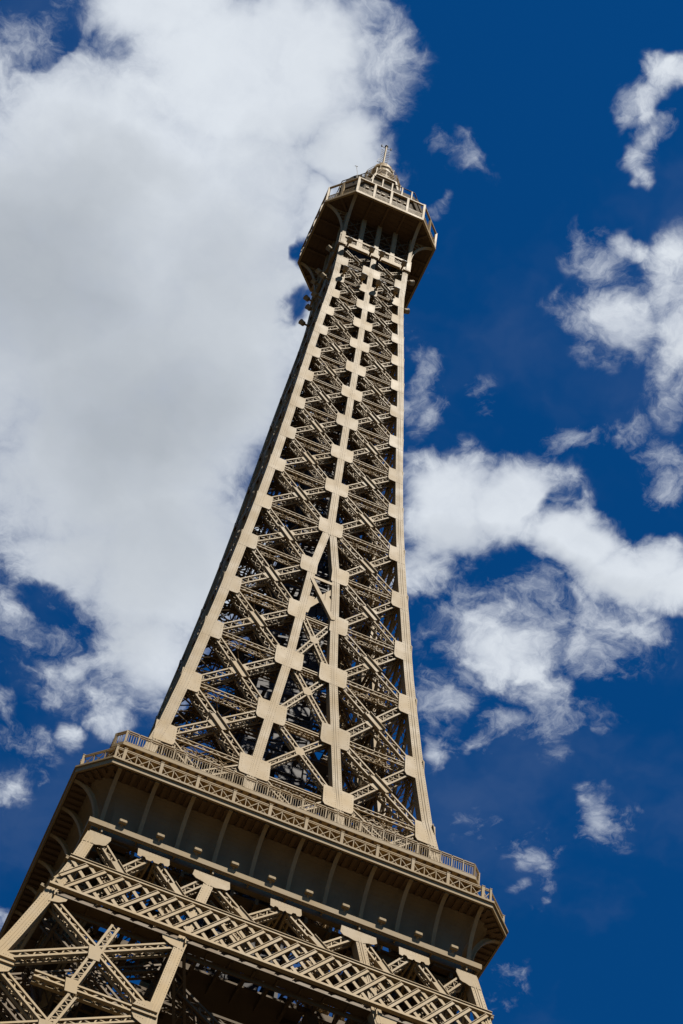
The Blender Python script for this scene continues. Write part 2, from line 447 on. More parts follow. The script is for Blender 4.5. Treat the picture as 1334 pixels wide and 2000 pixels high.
def girder(mb, p, q, w, d, n, angle=0.085, lace=0.045, pitch=1.0, inner=True, ends=0.0, mi=0, cross=False):
    """lattice box girder: four angles, zigzag lacing on every side; its outer face lies d/2 proud of p-q along n"""
    p, q, n = Vector(p), Vector(q), Vector(n).normalized()
    a = (q - p); Ln = a.length
    if Ln < 0.05: return
    a.normalize()
    p = p + a * ends; q = q - a * ends; Ln -= 2 * ends
    if Ln < 0.05: return
    s = a.cross(n).normalized(); m = s.cross(a).normalized()
    if m.dot(n) < 0: m = -m
    hw, hd = w / 2 - angle / 2, d / 2
    for u in (-1, 1):
        for v in (-1, 1):
            o = s * (hw * u) + m * ((hd - 0.016) * v)
            mb.bar(p + o, q + o, angle, 0.032, m, mi)                                   # flange in the face
            o2 = s * ((w / 2 - 0.013) * u) + m * ((hd - 0.032 - angle * 0.45) * v)
            mb.bar(p + o2, q + o2, 0.026, angle * 0.9, m, mi)                           # the leg turned inward
    k = max(2, int(round(Ln / (w * pitch))))
    for v in ((-1, 1) if inner else (1,)):
        for i in range(k):
            u = 1 if (i % 2 == 0) else -1
            x0 = p + a * (Ln * i / k) + s * (hw * u) + m * ((hd - 0.045) * v)
            x1 = p + a * (Ln * (i + 1) / k) - s * (hw * u) + m * ((hd - 0.045) * v)
            mb.bar(x0, x1, lace, 0.02, m, mi)
            if cross:
                y0 = p + a * (Ln * i / k) - s * (hw * u) + m * ((hd - 0.07) * v)
                y1 = p + a * (Ln * (i + 1) / k) + s * (hw * u) + m * ((hd - 0.07) * v)
                mb.bar(y0, y1, lace * 0.8, 0.018, m, mi)
    k = max(2, int(round(Ln / (d * pitch * 1.1))))
    for u in (-1, 1):
        for i in range(k):
            v = 1 if (i % 2 == 0) else -1
            x0 = p + a * (Ln * i / k) + m * ((hd - 0.06) * v) + s * ((w / 2 - 0.035) * u)
            x1 = p + a * (Ln * (i + 1) / k) - m * ((hd - 0.06) * v) + s * ((w / 2 - 0.035) * u)
            mb.bar(x0, x1, lace, 0.018, s, mi)

# ------------------------------------------------------------------ the tower
tower = empty('lattice_tower')
tag(tower, 'tall sand-coloured iron lattice tower with two railed galleries and a domed top', 'tower')

LEV = [130.2, 127.4, 124.55, 121.4, 118.05, 114.4, 110.8, 106.85, 102.7, 98.45, 93.75, 89.0, 84.15, 79.4, 74.3, 69.4]
CEN = {12: 0.66, 13: 0.92, 14: 1.16, 15: 1.60, 16: 2.0}
ZTOP = 134.2
ZBOT = 64.6
def colx(z):
    """half distance of the two branch columns below the fork"""
    tab = [(64.6, 2.36), (69.4, 2.0), (74.3, 1.60), (79.4, 1.16), (84.15, 0.92), (89.0, 0.66), (92.9, 0.20)]
    return interp(tab, z)
cw = lambda z: 0.40 + (0.14 * (134 - z) / 70.0)          # width of a column on its face

merged = {}                                                # pieces of the three other faces
def emit(k, name, mb, mats, parent, sub=None):
    """front face: an object of its own; other faces: gathered into one mesh per kind"""
    if k == 0:
        return mb.build(name, mats, parent)
    e = merged.setdefault((name, parent.name, str(mats)), (MB(), mats, parent))
    e[0].add(mb, k)
    return None

def zsteps(a, b, step=2.0):
    k = max(1, int(math.ceil(abs(b - a) / step)))
    return [a + (b - a) * i / k for i in range(k + 1)]

def column_front(mb, prof, x_of, z0, z1, depth, rivets=True, wide=None):
    """a box column following the face: flat front, raised joint strips and rivet rows"""
    zs = [z for z in sorted(set([z0, z1] + [l for l in LEV if min(z0, z1) < l < max(z0, z1)] + zsteps(z0, z1, 3.0)))]
    ww = wide or cw
    ring = []
    for z in zs:
        x, w = x_of(z), ww(z)
        n = fnormal(prof, z)
        f = onface(prof, x, z)
        ring.append([f + Vector((-w / 2, 0, 0)), f + Vector((w / 2, 0, 0)), f + Vector((w / 2, 0, 0)) - n * depth, f + Vector((-w / 2, 0, 0)) - n * depth])
    mb.rings(ring)
    for za, zb in zip(zs, zs[1:]):
        for e in (-0.12, 0.12):
            pa = onface(prof, x_of(za) + e * ww(za) * 2.0 * 0.5, za, 0.011); pb = onface(prof, x_of(zb) + e * ww(zb) * 2.0 * 0.5, zb, 0.011)
            mb.bar(pa, pb, 0.05, 0.022, fnormal(prof, (za + zb) / 2))
    if rivets:
        z = z0
        while z < z1:
            n = fnormal(prof, z)
            for e in (-0.36, 0.36):
                mb.stud(onface(prof, x_of(z) + e * ww(z), z, 0.010), 0.017, n, 1)
            z += 0.17

def gusset(cx, lev, half, kind, prof=H, hs=1.0):
    """gusset plate outline in face coordinates; half: -1 left side only, 1 right side only, 0 both"""
    t = (130.2 - lev) / 61.0
    sx, sz = 0.98 + 0.08 * t, 0.95 + 0.25 * t
    rgt = [(0.0, 0.70), (0.17, 0.70), (0.67, 0.68), (0.685, 0.64), (0.685, -0.50), (0.60, -0.665), (0.57, -0.675), (0.17, -0.69), (0.0, -0.70)]
    return [(x * sx, z * sz) for x, z in rgt]

def build_gusset(mb, cx, lev, sides, off=0.008, prof=H, wide=1.0):
    pts = []
    rgt = gusset(cx, lev, 0, 0)
    up = fup(prof, lev)
    n = fnormal(prof, lev)
    o = onface(prof, cx, lev)
    def P(x, z): return o + Vector((x, 0, 0)) + up * z
    w = cw(lev) / 2
    if 1 in sides and -1 in sides:
        out = [P(x * wide, z) for x, z in rgt[1:-1]] + [P(-x * wide, z) for x, z in reversed(rgt[1:-1])]
    else:
        sg = 1 if 1 in sides else -1
        out = [P(sg * x * wide, z) for x, z in rgt[1:-1]] + [P(-sg * (w - 0.004), rgt[-2][1]), P(-sg * (w - 0.004), rgt[1][1])]
    mb.plate([p + n * off for p in out], -n * 0.03)
    # rivets along the slanted ends
    for sg in sides:
        for x, z in ((0.61, 0.50), (0.61, 0.32), (0.61, 0.12), (0.61, -0.10), (0.61, -0.28), (0.55, -0.48), (0.45, 0.58), (0.30, 0.60), (0.45, -0.58), (0.30, -0.60)):
            mb.stud(P(sg * x * wide, z) + n * (off + 0.001), 0.016, n, 1)

CHW = lambda z: cw(z)
def xcorner(z): return H(z) - cw(z) / 2

corner_objs = {}
def shaft_face(k):
    par = tower
    # corner chords: this face makes the chord at its left corner with the return leg on the neighbouring face
    ch = MB()
    column_front(ch, H, lambda z: -xcorner(z) + 0.004, ZBOT, ZTOP, 0.10, rivets=(k in (0, 3)))
    column_front(ch, H, lambda z: xcorner(z) - 0.004, ZBOT, ZTOP, 0.10, rivets=(k == 0))
    # webs behind: the inner side of each chord (a deep dark side in the openings)
    for sg in (-1, 1):
        ring = []
        for z in zsteps(ZBOT, ZTOP, 3.0):
            n = fnormal(H, z); f = onface(H, sg * (xcorner(z) - cw(z) / 2 + 0.02), z) - n * 0.10
            ring.append([f + Vector((-0.02, 0, 0)), f + Vector((0.02, 0, 0)), f + Vector((0.02, 0, 0)) - n * 0.34, f + Vector((-0.02, 0, 0)) - n * 0.34])
        ch.rings(ring)
    co = emit(k, 'corner_chord', ch, [STEEL, RIVET], par)
    # centre column down to the fork and the two branches below
    cc = MB()
    column_front(cc, H, lambda z: 0.0, 92.9, ZTOP - 1.4, 0.40, wide=lambda z: cw(z) * 0.92, rivets=(k == 0))
    cen = emit(k, 'centre_column', cc, [STEEL, RIVET], par)
    br = []
    for sg in (-1, 1):
        b = MB()
        column_front(b, H, lambda z: sg * colx(z), ZBOT, 92.95, 0.42, wide=lambda z: cw(z) * 0.86, rivets=(k == 0))
        br.append(emit(k, 'branch_column', b, [STEEL, RIVET], par))
    # tie and gussets inside the fork
    fk = MB()
    zt = 87.9
    fk.bar(onface(H, -colx(zt), zt, -0.02), onface(H, colx(zt), zt, -0.02), 0.24, 0.05, fnormal(H, zt))
    n = fnormal(H, 86.5)
    fk.bar(onface(H, -colx(87.6) + 0.12, 87.6, -0.03), onface(H, colx(84.6) - 0.1, 84.4, -0.03), 0.22, 0.16, n)
    fk.bar(onface(H, colx(87.6) - 0.12, 87.3, -0.10), onface(H, -colx(84.6) + 0.1, 84.6, -0.10), 0.30, 0.05, n)
    fk.plate([onface(H, -0.80, 85.9, -0.04), onface(H, -0.30, 86.0, -0.04), onface(H, -0.55, 84.3, -0.04), onface(H, -0.92, 84.2, -0.04)], -n * 0.03)
    fk.plate([onface(H, 0.80, 85.9, -0.045), onface(H, 0.25, 87.0, -0.045), onface(H, 0.25, 86.2, -0.045), onface(H, 0.62, 84.5, -0.045), onface(H, 0.9, 84.2, -0.045)], -n * 0.03)
    emit(k, 'fork_tie', fk, [STEEL, RIVET], par)
    # gusset plates
    for i, z in enumerate(LEV):
        lv = i + 1
        for sg, own in ((-1, co), (1, co)):
            m = MB()
            build_gusset(m, sg * xcorner(z), z, (-sg,))
            emit(k, 'gusset_plate', m, [STEEL, RIVET], own if k == 0 else par)
        if lv <= 11:
            m = MB(); build_gusset(m, 0.0, z, (-1, 1))
            emit(k, 'gusset_plate', m, [STEEL, RIVET], cen if k == 0 else par)
        else:
            for sg, own in ((-1, br[0]), (1, br[1])):
                m = MB()
                build_gusset(m, sg * CEN[lv], z, (-1, 1) if lv >= 14 else (sg,))
                emit(k, 'gusset_plate', m, [STEEL, RIVET], own if k == 0 else par)
    # panels
    lv_all = [133.0] + LEV + [64.9]
    for i in range(len(lv_all) - 1):
        za, zb = lv_all[i], lv_all[i + 1]
        t = (130.2 - za) / 61.0
        hgt = za - zb
        w = min(0.43, 0.118 * (hgt ** 0.85) + 0.015)
        d = w * 1.15
        def xs(z):
            o = xcorner(z) - cw(z) / 2 + 0.05
            inn = (cw(z) * 0.46 - 0.05) if z > 92.8 else colx(z) + cw(z) * 0.43 - 0.05
            return o, inn
        for sg in (-1, 1):
            oa, ia = xs(za); ob, ib = xs(zb)
            ends = [((oa, za), (ib, zb)), ((ia, za), (ob, zb))]      # first falls from the corner to the middle
            if sg == 1: ends = [ends[1], ends[0]]                    # the one falling to the right stays in front
            for j, ((xa, z1), (xb, z2)) in enumerate(ends):
                off = -0.06 - d / 2 - (0.008 if j else 0)
                m = MB()
                zm = (z1 + z2) / 2
                nn = fnormal(H, zm)
                fine = 1.0 if k in (0, 3, 1) else 1.6
                if z1 > 132.9 : z1 = 132.4
                girder(m, onface(H, sg * xa, z1, off), onface(H, sg * xb, z2, off), w, d, nn, angle=0.05 + 0.03 * t, lace=0.030 + 0.012 * t, pitch=fine, ends=0.25, cross=(k in (0, 3)))
                ob_ = emit(k, 'diagonal_girder', m, STEEL, par)
                if j == 0:
                    c = MB()
                    A = onface(H, sg * xa, z1); B = onface(H, sg * xb, z2)
                    # the two lines cross where the other diagonal passes
                    (xc, zc1), (xd, zc2) = ends[1]
                    # intersection in the face
                    x1, y1, x2, y2 = xa, z1, xb, z2
                    x3, y3, x4, y4 = xc, min(zc1, 132.4), xd, zc2
                    den = (x1 - x2) * (y3 - y4) - (y1 - y2) * (x3 - x4)
                    tt = ((x1 - x3) * (y3 - y4) - (y1 - y3) * (x3 - x4)) / den
                    X = A.lerp(B, tt)
                    dirv = (B - A).normalized(); sd = dirv.cross(nn).normalized()
                    ln = w * 1.35
                    c.bar(X - dirv * ln - nn * 0.05, X + dirv * ln - nn * 0.05, w * 0.98, 0.035, nn)
                    for u in (-1, 1):
                        c.bar(X - dirv * ln * 1.1 + sd * (w * 0.49 * u) - nn * 0.02, X + dirv * ln * 1.1 + sd * (w * 0.49 * u) - nn * 0.02, 0.03, 0.14, nn)
                    other = (onface(H, sg * xd, zc2) - onface(H, sg * xc, min(zc1, 132.4))).normalized()
                    c.bar(X - other * ln * 0.95 - nn * 0.062, X + other * ln * 0.95 - nn * 0.062, w * 0.96, 0.03, nn)
                    emit(k, 'crossing_plate', c, STEEL, ob_ if k == 0 else par)
        # middle panel between the branch columns
        if zb < 84.2 and za < 84.3:
            xa_, xb_ = colx(za) - 0.12, colx(zb) - 0.12
            w2 = w * 0.72
            for j, sg in enumerate((-1, 1)):
                m = MB(); nn = fnormal(H, (za + zb) / 2)
                off = -0.10 - w2 / 2 - 0.008 * j
                girder(m, onface(H, sg * xa_, za - 0.1, off), onface(H, -sg * xb_, zb + 0.1, off), w2, w2, nn, angle=0.075, lace=0.04, ends=0.3)
                ob_ = emit(k, 'diagonal_girder', m, STEEL, par)
                if j == 0:
                    c = MB()
                    f = xa_ / (xa_ + xb_)
                    X = onface(H, 0, za - 0.1 + (zb - za + 0.2) * f, -0.085)
                    up = fup(H, X.z)
                    r = w2 * 1.0
                    c.plate([X + Vector((-r * .9, 0, 0)) + up * .15, X + Vector((-r * .2, 0, 0)) + up * r, X + Vector((r * .5, 0, 0)) + up * r * .9, X + Vector((r * .9, 0, 0)) - up * .1,
                             X + Vector((r * .25, 0, 0)) - up * r, X + Vector((-r * .5, 0, 0)) - up * r * .9], -nn * 0.03)
                    emit(k, 'crossing_plate', c, STEEL, ob_ if k == 0 else par)
    # horizontals at each level: an outer and an inner girder tied by lacing
    for i, z in enumerate(LEV):
        t = (130.2 - z) / 61.0
        nn = fnormal(H, z)
        o = xcorner(z) - cw(z) / 2 + 0.05
        inn = cw(z) * 0.42 if z > 92.8 else colx(z) + 0.15
        for sg in (-1, 1):
            m = MB()
            hw = 0.24 + 0.10 * t
            girder(m, onface(H, sg * o, z, -0.30), onface(H, sg * inn, z, -0.30), hw, 0.40 + 0.1 * t, nn, angle=0.05, lace=0.034, pitch=1.0, cross=(k in (0, 3)))
            emit(k, 'horizontal_girder', m, STEEL, par)
            m = MB()
            dep = 0.95 + 0.5 * t
            girder(m, onface(H, sg * (o - 0.5), z, -dep - 0.1), onface(H, sg * max(0.05, inn - 0.2), z, -dep - 0.1), hw, 0.3, nn, angle=0.06, lace=0.035, pitch=1.3, inner=False)
            kk = max(3, int((o - inn) / 0.45))
            for q in range(kk):
                xa = o + (inn - o) * q / kk; xb = o + (inn - o) * (q + 1) / kk
                a_, b_ = (-0.45, -dep) if q % 2 else (-dep, -0.45)
                m.bar(onface(H, sg * xa, z, a_) + Vector((0, 0, -hw * .3)), onface(H, sg * xb, z, b_) + Vector((0, 0, -hw * .3)), 0.05, 0.05, (0, 0, 1))
            emit(k, 'floor_girder', m, INNER_SHADE, par)
        if z < 84.3:
            m = MB()
            girder(m, onface(H, -inn + .1, z - 0.25, -0.30), onface(H, inn - .1, z - 0.25, -0.30), 0.26, 0.36, nn, angle=0.065, lace=0.035)
            emit(k, 'horizontal_girder', m, STEEL, par)
        # diaphragm: from the middle of this face to the middle of the next, level by level
        m = MB()
        a = onface(H, max(0.3, inn * 0.9), z - 0.1, -0.5); b = Vector(rotz(onface(H, -max(0.3, inn * 0.9), z - 0.1, -0.5), 1))
        girder(m, a, b, 0.22 + 0.08 * t, 0.26, (0, 0, -1), angle=0.065, lace=0.04, pitch=1.5)
        e = H(z)
        c0 = Vector((e - 0.45, -e + 0.45, z)); c1 = Vector((0.9, -0.9, z - 0.05))
        girder(m, c0, c1, 0.22, 0.24, (0, 0, -1), angle=0.06, lace=0.04, pitch=1.5)
        emit(k, 'diaphragm_girder', m, INNER_SHADE, par)

for k in range(4): shaft_face(k)

# lift shaft and stair in the middle of the shaft
core = MB(); slats = MB()
rnd = random.Random(5)
hc = lambda z: 0.95 + 0.9 * max(0, (110 - z)) / 45.0
zz = 61.0
while zz < 133.0:
    hgt = 1.5
    h = hc(zz)
    for k in range(4):
        p = MB()
        p.bar((-h, -h, zz), (-hc(zz + hgt), -hc(zz + hgt), zz + hgt), 0.16, 0.16)
        p.bar((-h, -h, zz), (h, -h, zz), 0.10, 0.12)
        p.bar((-h, -h + .02, zz), (h, -h + .02, zz + hgt), 0.07, 0.05)
        core.add(p, k)
        q = MB()
        n = 5
        for i in range(n):
            if rnd.random() < 0.8:
                xa = -h + 2 * h * i / n + 0.03; xb = -h + 2 * h * (i + 1) / n - 0.03
                if rnd.random() < .8: q.box(xa, xb, -h + 0.05, -h + 0.08, zz + 0.06, zz + hgt - 0.02)
                else: q.box(xa, xb, -h + 0.05, -h + 0.08, zz + 0.5, zz + hgt - 0.3)
        slats.add(q, k)
    zz += hgt
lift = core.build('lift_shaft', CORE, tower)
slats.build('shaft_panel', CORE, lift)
st = MB()
zz = 61.0; side = 0
while zz < 132:
    a = hc(zz) + 0.45
    A = Vector((-a, -a, zz)); B = Vector((a, -a, zz + 1.2))
    p = MB()
    for o in (0.0, 0.55):
        p.bar(A + Vector((0, -o, 0)), B + Vector((0, -o, 0)), 0.14, 0.04, (0, 1, 0))
        p.bar(A + Vector((0, -o, 0.7)), B + Vector((0, -o, 0.7)), 0.04, 0.04, (0, 1, 0))
    for i in range(9):
        f = (i + .5) / 9
        X = A.lerp(B, f); p.box(X.x - 0.1, X.x + 0.1, X.y - 0.55, X.y, X.z - 0.015, X.z + 0.015)
    p.box(a - .1, a + 0.6, -a - .6, -a + .1, zz + 1.17, zz + 1.23)
    st.add(p, side); side = (side + 1) % 4
    zz += 1.2
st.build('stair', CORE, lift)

# ------------------------------------------------------------------ second gallery
def octa(A, B, z):
    return [Vector(p) for p in ((-B, -A, z), (B, -A, z), (A, -B, z), (A, B, z), (B, A, z), (-B, A, z), (-A, B, z), (-A, -B, z))]

def oct_band(mb, prof, mi=0):
    """closed loft of octagonal rings (A, B, z)"""
    rr = [octa(*p) for p in prof]
    rr.append(rr[0])
    mb.rings(rr, cap=False, mi=mi)

low = empty('lower_gallery', (0, 0, 0), tower)
m = MB()
oct_band(m, [(9.62, 8.40, 63.22), (9.62, 8.40, 63.32), (9.30, 8.27, 63.34), (6.9, 6.9, 63.34), (6.9, 6.9, 63.12), (9.46, 8.34, 63.12), (9.46, 8.34, 62.98), (9.55, 8.37, 62.98), (9.55, 8.37, 63.22)])
m.build('rim', STEEL, low)
# soffit boards
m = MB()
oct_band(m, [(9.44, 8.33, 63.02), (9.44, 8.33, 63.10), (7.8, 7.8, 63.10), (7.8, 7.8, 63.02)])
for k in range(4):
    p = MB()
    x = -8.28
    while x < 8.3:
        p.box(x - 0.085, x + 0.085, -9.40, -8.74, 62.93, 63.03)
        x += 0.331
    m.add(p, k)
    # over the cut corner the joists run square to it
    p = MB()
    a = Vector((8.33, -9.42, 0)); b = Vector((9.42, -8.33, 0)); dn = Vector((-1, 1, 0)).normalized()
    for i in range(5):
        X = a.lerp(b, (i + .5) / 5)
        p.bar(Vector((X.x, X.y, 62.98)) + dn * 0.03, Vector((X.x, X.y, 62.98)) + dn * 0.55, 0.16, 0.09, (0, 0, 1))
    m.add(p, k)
m.build('soffit', SOFFIT_SHADE, low)
# coved wall
m = MB()
prof = [(7.95, 7.55, 60.55), (7.95, 7.55, 61.9)]
for i in range(1, 9):
    t = i / 8 * math.pi / 2
    prof.append((7.95 + 0.80 * (1 - math.cos(t)), 7.55 + 0.76 * (1 - math.cos(t)), 61.9 + 1.06 * math.sin(t)))
prof += [(7.7, 7.3, 62.96), (7.7, 7.3, 60.55)]
oct_band(m, prof)
m.build('coved_wall', WALLP, low)
# brackets: curved arms under the gallery
BX = [i * 1.5925 for i in range(-5, 6)]
def bracket_mb(foot, tip, z0, z1, w=0.17, web=0.16, n=14, dirv=Vector((0, -1, 0)), straight=0.0):
    """curved arm from a vertical foot to a level tip; a flange ribbon with its web behind"""
    mb = MB()
    side = dirv.cross(Vector((0, 0, 1))).normalized()
    pts = []
    foot, tip = Vector(foot), Vector(tip)
    span = (Vector((tip.x, tip.y, 0)) - Vector((foot.x, foot.y, 0))).length
    for i in range(n + 1):
        t = i / n * math.pi / 2
        pts.append(foot + dirv * (span * (1 - math.cos(t))) + Vector((0, 0, (z1 - z0) * (math.sin(t)))))
    rr = []
    for i, p in enumerate(pts):
        t = i / n * math.pi / 2
        nrm = (dirv * math.cos(t) * (z1 - z0) - Vector((0, 0, 1)) * math.sin(t) * span).normalized()
        rr.append([p - side * w / 2, p + side * w / 2, p + side * w / 2 - nrm * 0.05, p - side * w / 2 - nrm * 0.05])
    mb.rings(rr)
    rr = []
    for i, p in enumerate(pts):
        t = i / n * math.pi / 2
        nrm = (dirv * math.cos(t) * (z1 - z0) - Vector((0, 0, 1)) * math.sin(t) * span).normalized()
        q = p - nrm * 0.05
        rr.append([q - side * 0.03, q + side * 0.03, q + side * 0.03 - nrm * web, q - side * 0.03 - nrm * web])
    mb.rings(rr)
    return mb
for k in range(4):
    for x in BX:
        b = bracket_mb((x, -8.22, 60.6), (x, -9.43, 62.93), 60.6, 62.93).turned(k)
        b.build('bracket', STEEL, low)
# ledge with its shadow recess
for k in range(4):
    p = MB()
    e = 0.0 if k % 2 == 0 else 0.165
    p.box(-8.47 + e, 8.47 - e, -8.47, -8.31, 60.49, 60.76)
    p.box(-8.40 + e, 8.40 - e, -8.40, -8.33, 60.44, 60.485)
    for x in (-7.85, -3.15, 3.15, 7.85):
        p.box(x - 0.03, x + 0.03, -8.39, -7.9, 60.24, 60.436)
    p.turned(k).build('ledge', STEEL, low)

def rail_side(p0, p1, posts, mb, base, top, kind):
    pass

def along(a, b, n):
    return [a.lerp(b, i / n) for i in range(n + 1)]

# outer railing: posts over the brackets, three crossed bays between
def outer_rail(k):
    rails_all, posts = [], []
    zb, zt = 63.34, 64.19
    segs = []
    A, B = 9.39, 8.31
    xs = [-B] + BX + [B]
    segs.append(([Vector((x, -A, 0)) for x in xs], Vector((0, -1, 0))))
    s2 = math.sqrt(.5)
    segs.append(([Vector((B, -A, 0)), Vector((A, -B, 0))], Vector((s2, -s2, 0))))
    for pts, n in segs:
        rails = MB(); rails_all.append(rails)
        for a, b in zip(pts, pts[1:]):
            u = (b - a).normalized()
            for z, h in ((64.15, 0.05), (64.06, 0.035), (63.40, 0.05)):
                rails.bar(a + Vector((0, 0, z)), b + Vector((0, 0, z)), h, 0.05, n)
            Ln = (b - a).length
            nb = 3 if Ln > 1 else 1
            for i in range(nb):
                c, d = a.lerp(b, i / nb), a.lerp(b, (i + 1) / nb)
                rails.bar(c + Vector((0, 0, 63.42)), d + Vector((0, 0, 64.04)), 0.034, 0.02, n)
                rails.bar(c + Vector((0, 0, 64.04)) - n * 0.022, d + Vector((0, 0, 63.42)) - n * 0.022, 0.034, 0.02, n)
                if i: rails.bar(c + Vector((0, 0, 63.38)), c + Vector((0, 0, 64.05)), 0.035, 0.035, n)
        for p in pts:
            q = MB()
            wd = 0.13 if abs(p.x) < 8.2 else 0.09
            q.box(p.x - wd / 2, p.x + wd / 2, p.y - 0.06, p.y + 0.06, 63.335, 64.185)
            q.box(p.x - wd / 2 - .012, p.x + wd / 2 + .012, p.y - 0.072, p.y + 0.072, 64.185, 64.215)
            posts.append(q)
    return rails_all, posts
for k in range(4):
    rs, ps = outer_rail(k)
    ros = [r.turned(k).build('railing', STEEL, low) for r in rs]
    ro = ros[0]
    for q in ps[:13]: q.turned(k).build('rail_post', STEEL, ro)

# balcony above: its own deck, joists and baluster rail
bal = empty('balcony', (0, 0, 0), tower)
m = MB()
oct_band(m, [(8.42, 8.03, 65.62), (8.42, 8.03, 65.80), (6.5, 6.5, 65.80), (6.5, 6.5, 65.66), (8.36, 8.00, 65.66), (8.36, 8.00, 65.62)])
m.build('deck', STEEL, bal)
m = MB()
for k in range(4):
    p = MB()
    x = -7.9
    while x < 7.95:
        p.box(x - 0.05, x + 0.05, -8.33, -7.3, 65.56, 65.652)
        x += 0.4
    m.add(p, k)
m.build('joists', SOFFIT_SHADE, bal)
m = MB()
oct_band(m, [(7.35, 7.1, 63.345), (7.35, 7.1, 65.60), (7.2, 6.95, 65.60), (7.2, 6.95, 63.345)])
m.build('inner_wall', SOFFIT_SHADE, bal)
for k in range(4):
    n = Vector((0, -1, 0))
    A, B = 8.35, 7.97
    s2 = math.sqrt(.5)
    for a, b, nn, nbay in ((Vector((-B, -A, 0)), Vector((B, -A, 0)), n, 30), (Vector((B, -A, 0)), Vector((A, -B, 0)), Vector((s2, -s2, 0)), 1)):
        r = MB()
        for z, h in ((66.60, 0.05), (66.47, 0.03), (65.88, 0.035)):
            r.bar(a + Vector((0, 0, z)), b + Vector((0, 0, z)), h, 0.06, nn)
        for i in range(nbay):
            c, d = a.lerp(b, i / nbay), a.lerp(b, (i + 1) / nbay)
            r.bar(c + Vector((0, 0, 65.8)), c + Vector((0, 0, 66.62)), 0.055 if i % 5 else 0.10, 0.06, nn)
            for j in range(1, 5 if nbay > 1 else 4):
                q = c.lerp(d, j / 5)
                r.bar(q + Vector((0, 0, 65.88)), q + Vector((0, 0, 66.44)), 0.02, 0.02, nn)
            if nbay > 1:
                for j in (1, 3):
                    q0, q1 = c.lerp(d, j / 5), c.lerp(d, (j + 1) / 5)
                    mid = (q0 + q1) / 2
                    r.bar(q0 + Vector((0, 0, 66.36)), mid + Vector((0, 0, 66.44)), 0.022, 0.02, nn)
                    r.bar(q1 + Vector((0, 0, 66.36)), mid + Vector((0, 0, 66.44)), 0.022, 0.02, nn)
        r.turned(k).build('railing', STEEL, bal)
# floor framing under the second gallery, open over the middle
fl = MB()
for k in range(4):
    p = MB()
    p.box(-7.9, 7.9, -7.6, -6.6, 60.35, 60.47)
    for x in [i * 1.06 for i in range(-7, 8)]:
        p.box(x - 0.07, x + 0.07, -7.88, -2.2, 60.02, 60.345)
    p.box(-6.2, 6.2, -4.9, -4.7, 59.95, 60.36)
    fl.add(p, k)
fl.box(-3.0, 3.0, -3.0, 3.0, 60.40, 60.5)
fl.build('floor_beams', INNER_SHADE, tower)

